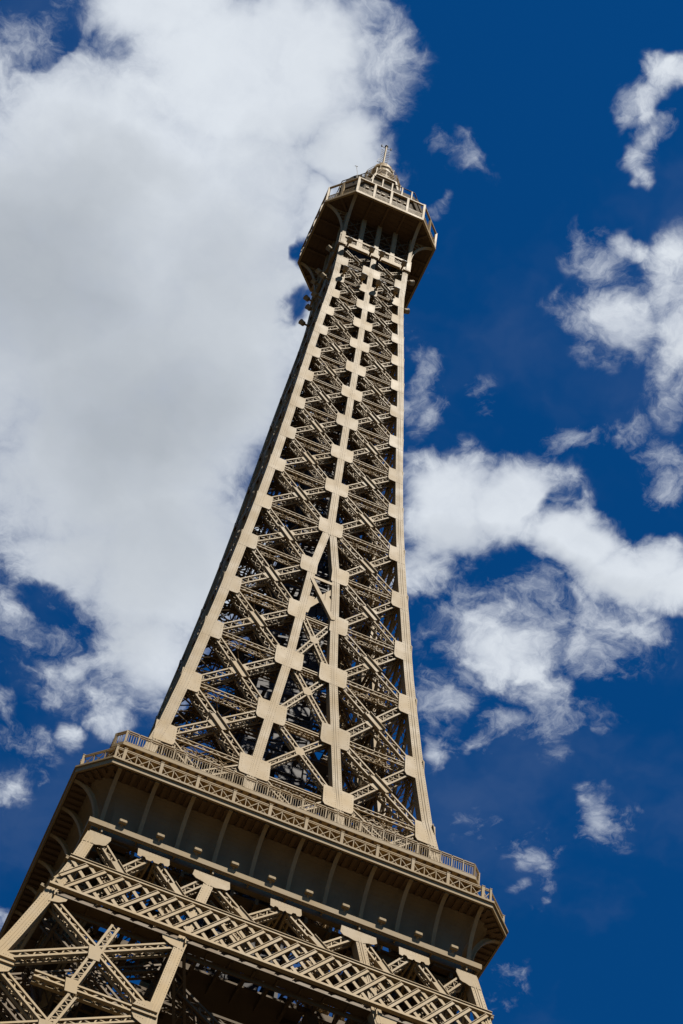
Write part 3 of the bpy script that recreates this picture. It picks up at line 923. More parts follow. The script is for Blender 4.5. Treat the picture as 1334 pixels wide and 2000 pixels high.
# ------------------------------------------------------------------ the frame below: belt, legs
def pier_face(k):
    par = tower
    nrm = lambda z: fnormal(HL, z)
    z_hi = 60.05
    # corner columns, whole height to the ground (front pair seen)
    for sg in (-1, 1):
        c = MB()
        column_front(c, HL, lambda z: sg * (HL(z) - 0.235), 44.0, z_hi, 0.42, wide=lambda z: 0.46, rivets=(k == 0))
        column_front(c, HL, lambda z: sg * (HL(z) - 0.235), 0.0, 44.0, 0.42, wide=lambda z: 0.46, rivets=False)
        # return on the neighbouring face
        emit(k, 'leg_column', c, [STEEL, RIVET], par)
    inx = lambda z: interp([(0, 20.0), (14, 14.5), (29, 9.6), (40, 6.5), (49.5, 4.75), (55.2, 3.95), (60.05, 3.15)], z)
    for sg in (-1, 1):
        c = MB()
        column_front(c, HL, lambda z: sg * inx(z), 44.0, z_hi, 0.42, wide=lambda z: 0.42, rivets=(k == 0))
        column_front(c, HL, lambda z: sg * inx(z), 0.0, 44.0, 0.42, wide=lambda z: 0.42, rivets=False)
        emit(k, 'leg_column', c, [STEEL, RIVET], par)
    # plates and W lattice between ledge and belt
    up = fup(HL, 59.7)
    def pl(pts, off=0.02, name='gusset_plate', rv=True):
        m = MB()
        n = nrm(59.5)
        m.plate([onface(HL, x, z, off) for x, z in pts], -n * 0.03)
        cx = sum(p[0] for p in pts) / len(pts); cz = sum(p[1] for p in pts) / len(pts)
        for (xa, za), (xb, zb) in zip(pts, pts[1:] + pts[:1]):
            ln = math.hypot(xb - xa, zb - za)
            for i in range(1, int(ln / 0.14)):
                f = i / int(ln / 0.14)
                x, z = xa + (xb - xa) * f, za + (zb - za) * f
                x, z = cx + (x - cx) * 0.9, cz + (z - cz) * 0.9
                m.stud(onface(HL, x, z, off + 0.001), 0.018, n, 1)
        emit(k, name, m, [STEEL, RIVET], par)
    for sg in (-1, 1):
        pl([(sg * 8.30, 60.14), (sg * 7.42, 60.14), (sg * 7.40, 59.95), (sg * 7.55, 59.5), (sg * 7.66, 59.42), (sg * 7.80, 59.40), (sg * 7.95, 59.32), (sg * 8.48, 59.32)])
        pl([(sg * 2.40, 60.14), (sg * 3.90, 60.14), (sg * 3.95, 59.80), (sg * 3.80, 59.64), (sg * 3.5, 59.56), (sg * 3.34, 59.46), (sg * 2.95, 59.44), (sg * 2.72, 59.52), (sg * 2.5, 59.54), (sg * 2.36, 59.70)])
    for cx in (-5.62, 0.0, 5.55):
        pl([(cx - 0.66, 60.14), (cx + 0.66, 60.14), (cx + 0.70, 59.80), (cx + 0.64, 59.66), (cx + 0.50, 59.63), (cx + 0.44, 59.75), (cx + 0.32, 59.73), (cx + 0.26, 59.59), (cx + 0.08, 59.59), (cx, 59.69), (cx - 0.08, 59.59), (cx - 0.26, 59.59), (cx - 0.32, 59.73), (cx - 0.44, 59.75), (cx - 0.50, 59.63), (cx - 0.64, 59.68)])
    spans = [(-7.95, -5.62), (-5.62, -3.15), (-3.15, 0.0), (0.0, 3.15), (3.15, 5.55), (5.55, 7.95)]
    for layer in (0, 1):
        for (xa, xb) in spans:
            for j in (0, 1):
                x0, x1 = (xa, xb) if j == 0 else (xb, xa)
                d0 = 0.34 if layer == 0 else 0.28
                off = (-0.06 - d0 / 2 - (0.008 if j else 0)) if layer == 0 else -1.15 - 0.3 * j
                s = 1 if x1 > x0 else -1
                m = MB()
                za_, zb_ = 59.75, 56.6
                P_, Q_ = onface(HL, x0 + s * 0.22, za_, off), onface(HL, x1 - s * 0.12, zb_, off)
                Q_ = P_.lerp(Q_, (za_ - 57.55) / (za_ - zb_))
                girder(m, P_, Q_, 0.36, d0, nrm(58), angle=0.085, lace=0.045, pitch=0.8)
                ob_ = emit(k, 'diagonal_girder', m, STEEL, par)
                if j == 0 and layer == 0:
                    c = MB()
                    A = onface(HL, x0 + s * 0.22, 59.75, -0.03); B = onface(HL, x1 - s * 0.12, 56.6, -0.03)
                    dv = (B - A).normalized(); sd = dv.cross(nrm(58)).normalized(); X = A.lerp(B, 0.46)
                    c.bar(X - dv * 0.5, X + dv * 0.62, 0.36, 0.03, nrm(58))
                    for u in (-1, 1):
                        c.bar(X - dv * 0.55 + sd * 0.185 * u + nrm(58) * .01, X + dv * 0.65 + sd * 0.185 * u + nrm(58) * .01, 0.026, 0.12, nrm(58))
                    emit(k, 'crossing_plate', c, STEEL, ob_ if k == 0 else par)
        # inner uprights behind the trapezoids
        if layer == 1:
            for cx in (-5.62, 0.0, 5.55):
                for q in (-1, 1):
                    m = MB()
                    girder(m, Vector((cx + q * 0.2, -8.30, 59.72)), Vector((cx + q * 0.32, -6.4, 59.5)), 0.30, 0.3, (0, 0, -1), pitch=0.8)
                    emit(k, 'cross_beam', m, STEEL, par)
    # belt of crossed flat bars
    belt = MB()
    n = nrm(56.6)
    zt, zb = 57.72, 55.52
    N = 25
    x0 = -8.81 + 0.0
    def clipx(xa, za, xb, zb_):
        """keep the bar inside the belt's slanting ends"""
        lim = lambda z: HL(z) - 0.1
        out = []
        pts = [(xa + (xb - xa) * i / 40, za + (zb_ - za) * i / 40) for i in range(41)]
        ins = [p for p in pts if abs(p[0]) <= lim(p[1])]
        return (ins[0], ins[-1]) if len(ins) > 3 else None
    for i in range(-3, N + 1):
        xb_ = -8.81 + i * 0.7245
        c = clipx(xb_, zb + .05, xb_ + 1.47, zt - .05)
        if c: belt.bar(onface(HL, c[0][0], c[0][1], 0.10), onface(HL, c[1][0], c[1][1], 0.10), 0.15, 0.05, n)
        if c:
            dv = Vector((1.47, 0, zt - zb)).normalized()
            sd = Vector((-dv.z, 0, dv.x)) * 0.075
            belt.bar(onface(HL, c[0][0], c[0][1], 0.135) + sd, onface(HL, c[1][0], c[1][1], 0.135) + sd, 0.02, 0.05, n)
        xt_ = -8.65 + i * 0.7245 - 0.0
        c = clipx(xt_, zt - .05, xt_ + 1.45, zb + .05)
        if c: belt.bar(onface(HL, c[0][0], c[0][1], 0.05), onface(HL, c[1][0], c[1][1], 0.05), 0.16, 0.04, n)
    bo = emit(k, 'lattice_belt', belt, STEEL, par)
    # belt chords
    ct, cb = MB(), MB()
    xt, xb = 8.80, 9.30
    ct.bar(onface(HL, -xt, 57.80, 0.08), onface(HL, xt, 57.80, 0.08), 0.11, 0.14, n)
    ct.bar(onface(HL, -xt, 57.88, 0.02), onface(HL, xt, 57.88, 0.02), 0.035, 0.34, n)
    cb.bar(onface(HL, -xb, 55.52, 0.22), onface(HL, xb, 55.52, 0.22), 0.095, 0.10, n)
    cb.bar(onface(HL, -xb, 55.445, 0.19), onface(HL, xb, 55.445, 0.19), 0.045, 0.16, n)
    # bottom of the belt: a plated box back to the inner side, its shade put into the paint
    sb = MB()
    sb.bar(onface(HL, -xb + .1, 55.36, -0.06), onface(HL, xb - .1, 55.36, -0.06), 0.20, 0.05, n)
    sb.plate([(-xb + .2, -HL(55.3) + 0.16, 55.33), (xb - .2, -HL(55.3) + 0.16, 55.33), (xb - .6, -HL(55.3) + 0.56, 55.33), (-xb + .6, -HL(55.3) + 0.56, 55.33)], (0, 0, 0.04))
    sb.bar((-xb + .6, -HL(55.3) + 0.60, 55.2), (xb - .6, -HL(55.3) + 0.60, 55.2), 0.24, 0.06)
    for x in [i * 0.95 for i in range(-9, 10)]:
        sb.box(x - 0.04, x + 0.04, -HL(55.3) + 0.17, -HL(55.3) + 0.56, 55.24, 55.325)
    emit(k, 'belt_soffit', sb, INNER_SHADE, bo if k == 0 else par)
    for x in (-9.0, -3.85, 3.85, 9.0):
        cb.bar(onface(HL, x, 55.36, 0.08), onface(HL, x, 54.95, 0.08), 0.04, 0.14, n)
    emit(k, 'belt_chord', ct, STEEL, bo if k == 0 else par)
    emit(k, 'belt_chord', cb, STEEL, bo if k == 0 else par)
    # leg panels: X with a middle strut and a double horizontal
    levels = [55.1, 50.0, 44.6, 37.5, 29.0, 19.5, 9.0, 0.3]
    for sg in (-1, 1):
        for i in range(len(levels) - 1):
            za, zb_ = levels[i], levels[i + 1]
            oa, ob = HL(za) - 0.42, HL(zb_) - 0.42
            ia, ib = inx(za) + 0.16, inx(zb_) + 0.16
            zm = (za + zb_) / 2; nn = nrm(zm)
            ga = 0.10
            w = 0.36
            pt = 0.85 if i < 2 else 1.6
            lay = (0, 1) if i < 3 else (0,)
            for L_ in lay:
                for j, (xa, xb_) in enumerate(((oa, ib), (ia, ob))):
                    m = MB()
                    off = -0.05 - 0.20 - 0.008 * j if L_ == 0 else -1.2 - .3 * j
                    girder(m, onface(HL, sg * xa, za - 0.25, off), onface(HL, sg * xb_, zb_ + 0.3, off), w, 0.40, nn, angle=0.095, lace=0.05, pitch=pt, ends=0.1)
                    emit(k, 'leg_diagonal', m, STEEL if L_ == 0 else INNER_SHADE, par)
            m = MB()
            girder(m, onface(HL, sg * oa, zb_ + 0.0, -0.22), onface(HL, sg * ib, zb_, -0.22), 0.40, 0.36, nn, angle=0.10, lace=0.05, pitch=pt)
            emit(k, 'leg_horizontal', m, STEEL, par)
            m = MB()
            xm_a, xm_b = (oa + ia) / 2 - 0.05, (ob + ib) / 2 + 0.05
            girder(m, onface(HL, sg * xm_a, za - 0.55, -0.235), onface(HL, sg * xm_b, zb_ + 0.02, -0.235), 0.36, 0.42, nn, angle=0.095, lace=0.05, pitch=pt * 0.7)
            for f in (0.50, 1.0):
                X = onface(HL, sg * (xm_a + (xm_b - xm_a) * f), za - 0.3 + (zb_ - za + 0.3) * f, 0.0)
                m.bar(X + Vector((sg * .04, 0, 0)) + fup(HL, X.z) * 0.42, X - fup(HL, X.z) * 0.42, 0.44, 0.03, nn)
            emit(k, 'leg_strut', m, STEEL, par)
            for xx, s_ in ((HL(zb_) - 0.24, -1), (inx(zb_), 1)):
                m = MB()
                o = onface(HL, sg * xx, zb_, 0.02); upv = fup(HL, zb_); t_ = Vector((sg * s_, 0, 0))
                m.plate([o - t_ * 0.22 + upv * 0.75, o + t_ * 0.25 + upv * 0.75, o + t_ * 0.62 + upv * 0.52, o + t_ * 0.74 + upv * 0.2, o + t_ * 0.74 - upv * 0.2, o + t_ * 0.62 - upv * 0.54, o + t_ * 0.25 - upv * 0.8, o - t_ * 0.22 - upv * 0.8], -nn * 0.03)
                for dz in (-0.16, 0.16):
                    m.bar(o - t_ * 0.18 + upv * dz + nn * 0.03, o + t_ * 0.75 + upv * dz + nn * 0.03, 0.035, 0.09, nn)
                for q in range(6):
                    m.stud(o + t_ * (0.3 + 0.09 * q) + upv * 0.42 + nn * .002, 0.018, nn, 1)
                    m.stud(o + t_ * (0.3 + 0.09 * q) - upv * 0.42 + nn * .002, 0.018, nn, 1)
                emit(k, 'gusset_plate', m, [STEEL, RIVET], par)
    # top gussets of the leg panel, below the belt
    for sg in (-1, 1):
        n = nrm(54.7)
        m = MB()
        m.plate([onface(HL, sg * 9.05, 55.2, .02), onface(HL, sg * 8.45, 55.2, .02), onface(HL, sg * 8.5, 54.95, .02), onface(HL, sg * 8.75, 54.72, .02), onface(HL, sg * 9.15, 54.6, .02)], -n * 0.03)
        m.plate([onface(HL, sg * 3.8, 55.2, .02), onface(HL, sg * 4.75, 55.2, .02), onface(HL, sg * 4.70, 54.95, .02), onface(HL, sg * 4.4, 54.72, .02), onface(HL, sg * 3.9, 54.6, .02)], -n * 0.03)
        emit(k, 'gusset_plate', m, [STEEL, RIVET], par)
    # inner faces of each leg: columns and crossed girders square to the face
    for sg in (-1, 1):
        m = MB()
        for i in range(3):
            za, zb_ = levels[i], levels[i + 1]
            xa, xb_ = inx(za), inx(zb_)
            ya, yb = -HL(za) + 0.5, -HL(zb_) + 0.5
            ya2, yb2 = -inx(za) - 0.2, -inx(zb_) - 0.2
            girder(m, (sg * xa, ya, za), (sg * xb_, yb2, zb_), 0.36, 0.36, (sg, 0, 0), pitch=1.2)
            girder(m, (sg * xa - .01, ya2, za), (sg * xb_ - .01, yb, zb_), 0.36, 0.36, (sg, 0, 0), pitch=1.2)
            girder(m, (sg * xb_, yb, zb_), (sg * xb_, yb2, zb_), 0.36, 0.36, (sg, 0, 0), pitch=1.2)
            girder(m, (sg * (HL(zb_) - .6), yb, zb_), (sg * (inx(zb_) + .3), yb2, zb_), 0.34, 0.34, (0, 0, -1), pitch=1.2)
        m.bar((sg * inx(60), -inx(60), 60), (sg * inx(44.6), -inx(44.6), 44.6), 0.5, 0.5)
        emit(k, 'leg_inner_lattice', m, INNER_SHADE, par)
    # girders crossing the open middle above the arch, in the shade-darkened paint
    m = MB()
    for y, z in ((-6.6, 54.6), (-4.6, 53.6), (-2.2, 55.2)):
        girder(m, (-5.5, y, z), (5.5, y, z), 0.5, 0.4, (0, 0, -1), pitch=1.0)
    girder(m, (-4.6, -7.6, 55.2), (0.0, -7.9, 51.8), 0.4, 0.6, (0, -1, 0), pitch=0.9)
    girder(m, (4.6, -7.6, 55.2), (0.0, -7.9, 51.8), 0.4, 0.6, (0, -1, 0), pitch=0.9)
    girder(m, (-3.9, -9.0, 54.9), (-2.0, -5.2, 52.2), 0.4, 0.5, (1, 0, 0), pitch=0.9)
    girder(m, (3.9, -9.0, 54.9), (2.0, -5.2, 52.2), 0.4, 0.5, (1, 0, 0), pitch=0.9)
    emit(k, 'inner_girder', m, INNER_SHADE, par)
for k in range(4): pier_face(k)
for sx in (-1, 1):
    for sy in (-1, 1):
        f = MB(); f.rings([[(sx * 25.5 + a * h, sy * 25.5 + b * h, z) for a, b in ((-1, -1), (1, -1), (1, 1), (-1, 1))] for h, z in ((7.0, 0.004), (7.0, 0.5), (6.6, 1.0))])
        f.build('footing', CONCRETE, tower)

# ------------------------------------------------------------------ top gallery
top = empty('upper_gallery', (0, 0, 0), tower)
# cap frame on the shaft: pierced beam, columns, lattice in shade-darkened paint
for k in range(4):
    p = MB(); y = -2.74
    e = 0.0 if k % 2 == 0 else 1.0
    p.box(-2.77 + 0.175 * e, 2.77 - 0.175 * e, y, -2.60, 132.78, 133.32)
    p.box(-2.77 + 0.175 * e, 2.77 - 0.175 * e, y - 0.01, -2.60, 134.10, 134.30)
    p.box(-2.80 + 0.185 * e, 2.80 - 0.185 * e, y - 0.06, -2.62, 132.70, 132.775)
    for xa, xb in ((-2.77 + 0.175 * e, -2.42), (-1.49, -1.06), (-0.20, 0.20), (1.06, 1.49), (2.42, 2.77 - 0.175 * e)):
        p.box(xa, xb, y + 0.004, -2.60, 133.32, 134.10)
        for r in range(4):
            p.stud((xa + 0.12, y - 0.001, 133.0 + 0.3 * r), 0.02, (0, -1, 0), 1); p.stud((xb - 0.12, y - 0.001, 133.0 + 0.3 * r), 0.02, (0, -1, 0), 1)
    for xa, xb in ((-2.42, -1.49), (-1.06, -0.20), (0.20, 1.06), (1.49, 2.42)):
        for i in range(-3, 5):
            for s_ in (1, -1):
                u0 = xa + (xb - xa) * (i / 4); u1 = u0 + s_ * 0.78
                a = Vector((u0, y + 0.07 + (0.02 if s_ > 0 else 0), 133.32)); b = Vector((u1, a.y, 134.10))
                def cl(pa, pb):
                    d = pb - pa
                    t0, t1 = 0.0, 1.0
                    for lim, sgn in ((xa, 1), (xb, -1)):
                        fa, fb = sgn * (pa.x - lim), sgn * (pb.x - lim)
                        if fa < 0 and fb < 0: return None
                        if fa < 0: t0 = max(t0, fa / (fa - fb))
                        elif fb < 0: t1 = min(t1, fa / (fa - fb))
                    return (pa + d * t0, pa + d * t1) if t1 - t0 > .05 else None
                c = cl(a, b)
                if c: p.bar(c[0], c[1], 0.05, 0.02)
    p.turned(k).build('cap_frame', [STEEL, RIVET], top)
    for x, w in ((-2.60, 0.27), (-1.25, 0.34), (0.0, 0.34), (1.27, 0.34), (2.60, 0.27)):
        if abs(x) > 2 and k % 2: continue
        c = MB(); c.box(x - w / 2, x + w / 2, -2.70, -2.45, 134.304, 138.32)
        for e in (-0.3, 0.3):
            c.box(x + e * w - 0.02, x + e * w + 0.02, -2.715, -2.701, 134.31, 138.31)
        c.turned(k).build('cap_column', STEEL, top)
    m = MB()
    xs = (-2.60, -1.25, 0.0, 1.27, 2.60)
    for xa, xb in zip(xs, xs[1:]):
        for za, zb in ((134.3, 136.3), (136.3, 138.3)):
            m.bar((xa, -2.40, za), (xb, -2.40, zb), 0.09, 0.05); m.bar((xb, -2.34, za), (xa, -2.34, zb), 0.09, 0.05)
            m.bar((xa, -2.40, zb), (xb, -2.40, zb), 0.10, 0.06)
            m.bar((xa, -1.7, za), (xb, -1.7, zb), 0.09, 0.05); m.bar((xb, -1.64, za), (xa, -1.64, zb), 0.09, 0.05)
            m.bar((xa, -1.7, zb - 1), (xb, -1.7, zb - 1), 0.12, 0.06)
        m.bar((xa, -2.35, 137.3), (xb, -2.35, 137.3), 0.06, 0.05)
    m.turned(k).build('cap_lattice', INNER_SHADE, top)
tc_ = MB(); tc_.box(-1.5, 1.5, -1.5, 1.5, 131.5, 138.2); tc_.build('lift_housing', CORE, top)
# deck, soffit, rim
m = MB()
oct_band(m, [(4.50, 2.72, 138.36), (4.50, 2.72, 138.66), (4.36, 2.66, 138.68), (1.0, 0.7, 138.68), (1.0, 0.7, 138.50), (4.34, 2.66, 138.50), (4.34, 2.66, 138.36)])
m.build('rim', STEEL, top)
m = MB()
oct_band(m, [(4.33, 2.65, 138.44), (4.33, 2.65, 138.49), (1.2, 0.9, 138.49), (1.2, 0.9, 138.44)])
for k in range(4):
    p = MB()
    for yy in (-4.0, -3.65, -3.3, -2.95):
        xw = min(4.2, 2.6 + (4.3 + yy))
        p.box(-xw, xw, yy - 0.012, yy + 0.012, 138.40, 138.445)
    m.add(p, k)
m.build('soffit', SOFFIT_SHADE, top)
for k in range(4):
    for x in (-1.30, 0.0, 1.30):
        r = MB(); r.box(x - 0.075, x + 0.075, -4.30, -2.7, 138.24, 138.43); r.turned(k).build('soffit_rib', SOFFIT_SHADE, top)
    r = MB(); s2 = math.sqrt(.5)
    r.bar((3.5, -3.5, 138.34), (2.75, -2.75, 138.34), 0.14, 0.18, (0, 0, 1)); r.turned(k).build('soffit_rib', SOFFIT_SHADE, top)
# eight curved brackets from the shaft corners to the rim's corners
for k in range(4):
    for tip in ((-2.62, -4.30), (2.62, -4.30)):
        foot = (math.copysign(2.58, tip[0]), -2.76)
        dv = Vector((tip[0] - foot[0], tip[1] - foot[1], 0)).normalized()
        b = bracket_mb((*foot, 134.45), (*tip, 138.34), 134.45, 138.34, w=0.24, web=0.10, n=20, dirv=dv)
        side = dv.cross(Vector((0, 0, 1))).normalized()
        # lattice web between the curve and the shaft
        span = (Vector((*tip, 0)) - Vector((*foot, 0))).length
        for i in range(1, 8):
            t = i / 8 * math.pi / 2
            P_ = Vector((*foot, 134.45)) + dv * (span * (1 - math.cos(t))) + Vector((0, 0, 3.89 * math.sin(t)))
            Q_ = Vector((*foot, P_.z + 0.1 * i))
            b.bar(P_ - dv * 0.05, Vector((foot[0], foot[1], min(138.3, P_.z + 0.35))), 0.05, 0.05, side)
            if i > 3: b.bar(P_ + Vector((0, 0, 0.05)), P_ * 1.0 + Vector((0, 0, 138.36 - P_.z)) - dv * .12, 0.05, 0.05, side)
        b.bar(Vector((*foot, 132.8)), Vector((*foot, 134.5)), 0.28, 0.10, dv)
        b.turned(k).build('bracket', STEEL, top)
# tall railing with netting
for k in range(4):
    s2 = math.sqrt(.5)
    A, B = 4.40, 2.66
    for a, b, n, nb, pin in ((Vector((-B, -A, 0)), Vector((B, -A, 0)), Vector((0, -1, 0)), 4, True), (Vector((B, -A, 0)), Vector((A, -B, 0)), Vector((s2, -s2, 0)), 2, False)):
        r = MB()
        r.bar(a + Vector((0, 0, 141.17)), b + Vector((0, 0, 141.17)), 0.15, 0.13, n)
        r.bar(a + Vector((0, 0, 139.55)), b + Vector((0, 0, 139.55)), 0.06, 0.05, n)
        ln = (b - a).length; u = (b - a).normalized()
        for e_ in (0.1, ln - 0.1):
            r.bar(a + u * e_ + Vector((0, 0, 138.69)) - n * 0.03, a + u * e_ + Vector((0, 0, 141.12)) - n * 0.03, 0.05, 0.05, n)
        kk = int(ln / 0.2)
        for i in range(-4, kk + 1):
            for s_ in (1, -1):
                x0, x1 = i * 0.2, i * 0.2 + 0.8
                f0, f1 = max(0, -x0 / 0.8), min(1, (ln - x0) / 0.8)
                if f1 - f0 < 0.05: continue
                za, zb = (138.7, 139.53) if s_ > 0 else (139.53, 138.7)
                off = n * (0.02 if s_ > 0 else 0.002)
                r.bar(a + u * (x0 + .8 * f0) + Vector((0, 0, za + (zb - za) * f0)) + off, a + u * (x0 + .8 * f1) + Vector((0, 0, za + (zb - za) * f1)) + off, 0.038, 0.016, n)
        ro = r.turned(k).build('railing', STEEL, top)
        for i in range(nb if not pin else nb + 1):
            if not pin and i == 0: continue
            q = a.lerp(b, i / nb)
            p = MB(); p.bar(q + Vector((0, 0, 138.66)), q + Vector((0, 0, 141.24)), 0.17, 0.15, n)
            p.turned(k).build('rail_post', STEEL, ro)
# cabin behind the railing
cab = empty('cabin', (0, 0, 0), tower)
m = MB()
oct_band(m, [(3.30, 1.95, 138.69), (3.30, 1.95, 143.3), (3.42, 2.02, 143.35), (3.42, 2.02, 144.35), (3.30, 1.95, 144.40), (0.6, 0.4, 144.45), (0.6, 0.4, 138.69)])
for k in range(4):
    v = MB()
    for bay in range(4):
        for row in range(2):
            for c in range(3):
                x = -2.62 + bay * 1.31 + 0.28 + c * 0.40 - row * 0.15
                z = 141.9 + row * 0.62
                if abs(x) < 1.8: v.box(x - 0.13, x + 0.13, -3.40, -3.29, z - 0.06, z + 0.06, 1)
    m.add(v, k)
m.build('wall', [WEAVE, STEEL], cab)
for k in range(4):
    for x in (-1.45, -0.62, 0.17, 1.0, 1.80):
        p = MB(); p.box(x - 0.05, x + 0.05, -3.50, -3.425, 143.2, 145.0); p.turned(k).build('parapet_post', STEEL, cab)
    pr = MB(); pr.bar((-2.0, -3.46, 145.0), (2.0, -3.46, 145.0), 0.06, 0.06); pr.bar((2.0, -3.46, 145.0), (3.46, -2.0, 145.0), 0.06, 0.06); pr.turned(k).build('parapet_rail', WEAVE, cab)
    # little dormer vaults on the roof at the cut corners
    d = MB()
    rr = []
    for t in range(9):
        a = math.pi * t / 8
        rr.append([Vector((2.55, -2.55, 144.35)) + Vector((math.sqrt(.5), math.sqrt(.5), 0)) * (0.75 * math.cos(a)) + Vector((0, 0, 0.8 * math.sin(a))) + Vector((-.707, .707, 0)) * o for o in (-0.3, 0.9)])
    d.rings([[r[0] for r in rr], [r[1] for r in rr]], cap=True)
    d.turned(k).build('roof_vault', WEAVE, cab)

# lantern: four splayed arches, a small gallery, a drum and a dome
lan = empty('lantern', (0, 0, 0), tower)
for k in range(4):
    a = MB(); 
    a.bar((1.62, -1.62, 144.4), (1.25, -1.55, 148.0), 0.16, 0.16); a.bar((1.25, -1.55, 148.0), (0.86, -1.50, 150.3), 0.15, 0.15)
    a.bar((1.62, -1.62, 144.4), (1.55, -1.25, 148.0), 0.16, 0.16); a.bar((1.55, -1.25, 148.0), (1.50, -0.86, 150.3), 0.15, 0.15)
    a.box(-0.95, -0.72, -1.18, -1.0, 144.4, 149.0); a.box(0.72, 0.95, -1.18, -1.0, 144.4, 149.0)
    pts = [(0.72 * math.cos(math.pi * i / 10), 148.6 + 0.85 * math.sin(math.pi * i / 10)) for i in range(11)]
    for (xa, za), (xb, zb) in zip(pts, pts[1:]):
        a.bar((xa, -1.08, za), (xb, -1.08, zb), 0.12, 0.2)
    a.box(-1.0, 1.0, -1.15, -1.0, 149.55, 150.25)
    a.turned(k).build('arch', STEEL, lan)
m = MB(); m.lathe([(0.45, 144.4), (0.45, 147.4), (0.6, 147.5), (0.6, 150.2)], 12); m.build('stair_drum', SOFFIT_SHADE, lan)
m = MB()
oct_band(m, [(1.53, 0.87, 150.30), (1.53, 0.87, 150.46), (0.4, 0.3, 150.46), (0.4, 0.3, 150.30)])
m.build('gallery_floor', STEEL, lan)
for k in range(4):
    r = MB(); s2 = math.sqrt(.5)
    for a, b, n in ((Vector((-.85, -1.48, 0)), Vector((.85, -1.48, 0)), Vector((0, -1, 0))), (Vector((.85, -1.48, 0)), Vector((1.48, -.85, 0)), Vector((s2, -s2, 0)))):
        for z in (150.75, 151.05, 151.35, 151.6):
            r.bar(a + Vector((0, 0, z)), b + Vector((0, 0, z)), 0.045, 0.045, n)
        for f in (0, .5):
            q = a.lerp(b, f); r.bar(q + Vector((0, 0, 150.4)), q + Vector((0, 0, 151.65)), 0.07, 0.07, n)
    r.turned(k).build('railing', STEEL, lan)
m = MB(); m.lathe([(0.98, 150.46), (0.98, 152.6), (1.16, 152.75), (1.16, 152.9), (0.90, 152.95), (0.90, 153.95)], 24); m.build('drum', STEEL, lan)
# upper hoop rail with stays
r = MB()
for z, rad in ((152.0, 1.45), (152.35, 1.5), (152.7, 1.5)):
    for i in range(16):
        a, b = 2 * math.pi * i / 16, 2 * math.pi * (i + 1) / 16
        r.bar((rad * math.cos(a), rad * math.sin(a), z), (rad * math.cos(b), rad * math.sin(b), z), 0.028, 0.028, (0, 0, 1))
for i in range(8):
    a = 2 * math.pi * (i + .5) / 8
    r.bar((1.15 * math.cos(a), 1.15 * math.sin(a), 151.9), (1.45 * math.cos(a), 1.45 * math.sin(a), 152.0), 0.05, 0.05, (0, 0, 1))
    r.bar((1.45 * math.cos(a), 1.45 * math.sin(a), 151.95), (1.5 * math.cos(a), 1.5 * math.sin(a), 152.75), 0.045, 0.045)
r.build('hoop_rail', STEEL, lan)
m = MB()
prof = [(0.97, 153.93), (0.98, 154.05)] + [(0.93 * math.cos(t * math.pi / 18), 154.05 + 1.75 * math.sin(t * math.pi / 18)) for t in range(0, 9)] + [(0.1, 155.9)]
m.lathe(prof, 32)
dome = m.build('dome', STEEL, lan, smooth=True)
m = MB()
for i in range(12):
    a = 2 * math.pi * i / 12
    for t in range(0, 8):
        p = [(0.945 * math.cos(q * math.pi / 18), 154.05 + 1.765 * math.sin(q * math.pi / 18)) for q in (t, t + 1)]
        m.bar((p[0][0] * math.cos(a), p[0][0] * math.sin(a), p[0][1]), (p[1][0] * math.cos(a), p[1][0] * math.sin(a), p[1][1]), 0.05, 0.04, (math.cos(a), math.sin(a), 0.3))
m.build('dome_rib', STEEL, dome)
# mast
m = MB(); m.tube((-0.1, 0, 155.7), (-0.1, 0, 160.3), 0.10, 10, 0.075); mast = m.build('mast', STEEL, lan)
m = MB()
for i in range(8):
    z = 156.7 + i * 0.38
    for s_ in (-1, 1):
        m.bar((-0.1 + s_ * 0.1, 0, z), (-0.1 + s_ * 0.36, -0.05, z + 0.05), 0.03, 0.03)
        m.bar((-0.1 + s_ * 0.36, -0.05, z - 0.05), (-0.1 + s_ * 0.36, -0.05, z + 0.12), 0.03, 0.03)
m.bar((-0.65, 0, 156.6), (-0.55, 0, 157.3), 0.04, 0.04); m.bar((-0.65, 0, 156.6), (-0.1, 0, 156.6), 0.04, 0.04)
m.build('aerial_array', DARK, mast)
m = MB(); m.lathe([(0.02, 160.32), (0.1, 160.35), (0.15, 160.46), (0.1, 160.58), (0.02, 160.62)], 12); m.v = [(x - 0.1, y, z) for x, y, z in m.v]; m.build('beacon', DARK, mast, smooth=True)
for s_ in (-1, 1):
    m = MB(); m.bar((-0.1, 0, 160.05), (-0.1 + s_ * 0.42, 0, 160.12), 0.045, 0.045); m.tube((-0.1 + s_ * 0.42, 0, 160.08), (-0.1 + s_ * 0.42, 0, 160.36), 0.06); m.build('beacon_arm', DARK, mast)
# thin lightning rods on the terrace corners
for x, y, z0, z1, lx in ((-2.58, -3.0, 144.3, 146.55, -0.25), (2.77, -3.9, 141.2, 142.7, 0.03)):
    m = MB(); m.bar((x, y, z0), (x + lx * 0.3, y, (z0 + z1) / 2), 0.035, 0.035); m.bar((x + lx * 0.3, y, (z0 + z1) / 2), (x + lx, y, z1), 0.03, 0.03)
    m.bar((x + lx - 0.12, y, z1 - 0.12), (x + lx + 0.12, y, z1 - 0.06), 0.04, 0.04)
    m.build('lightning_rod', DARK, cab)

# remaining pieces of the other three faces, one mesh per kind
for (name, pn, mn), (mb, mats, par) in merged.items():
    o = mb.build(name, mats, par)
    o['kind'] = 'stuff'

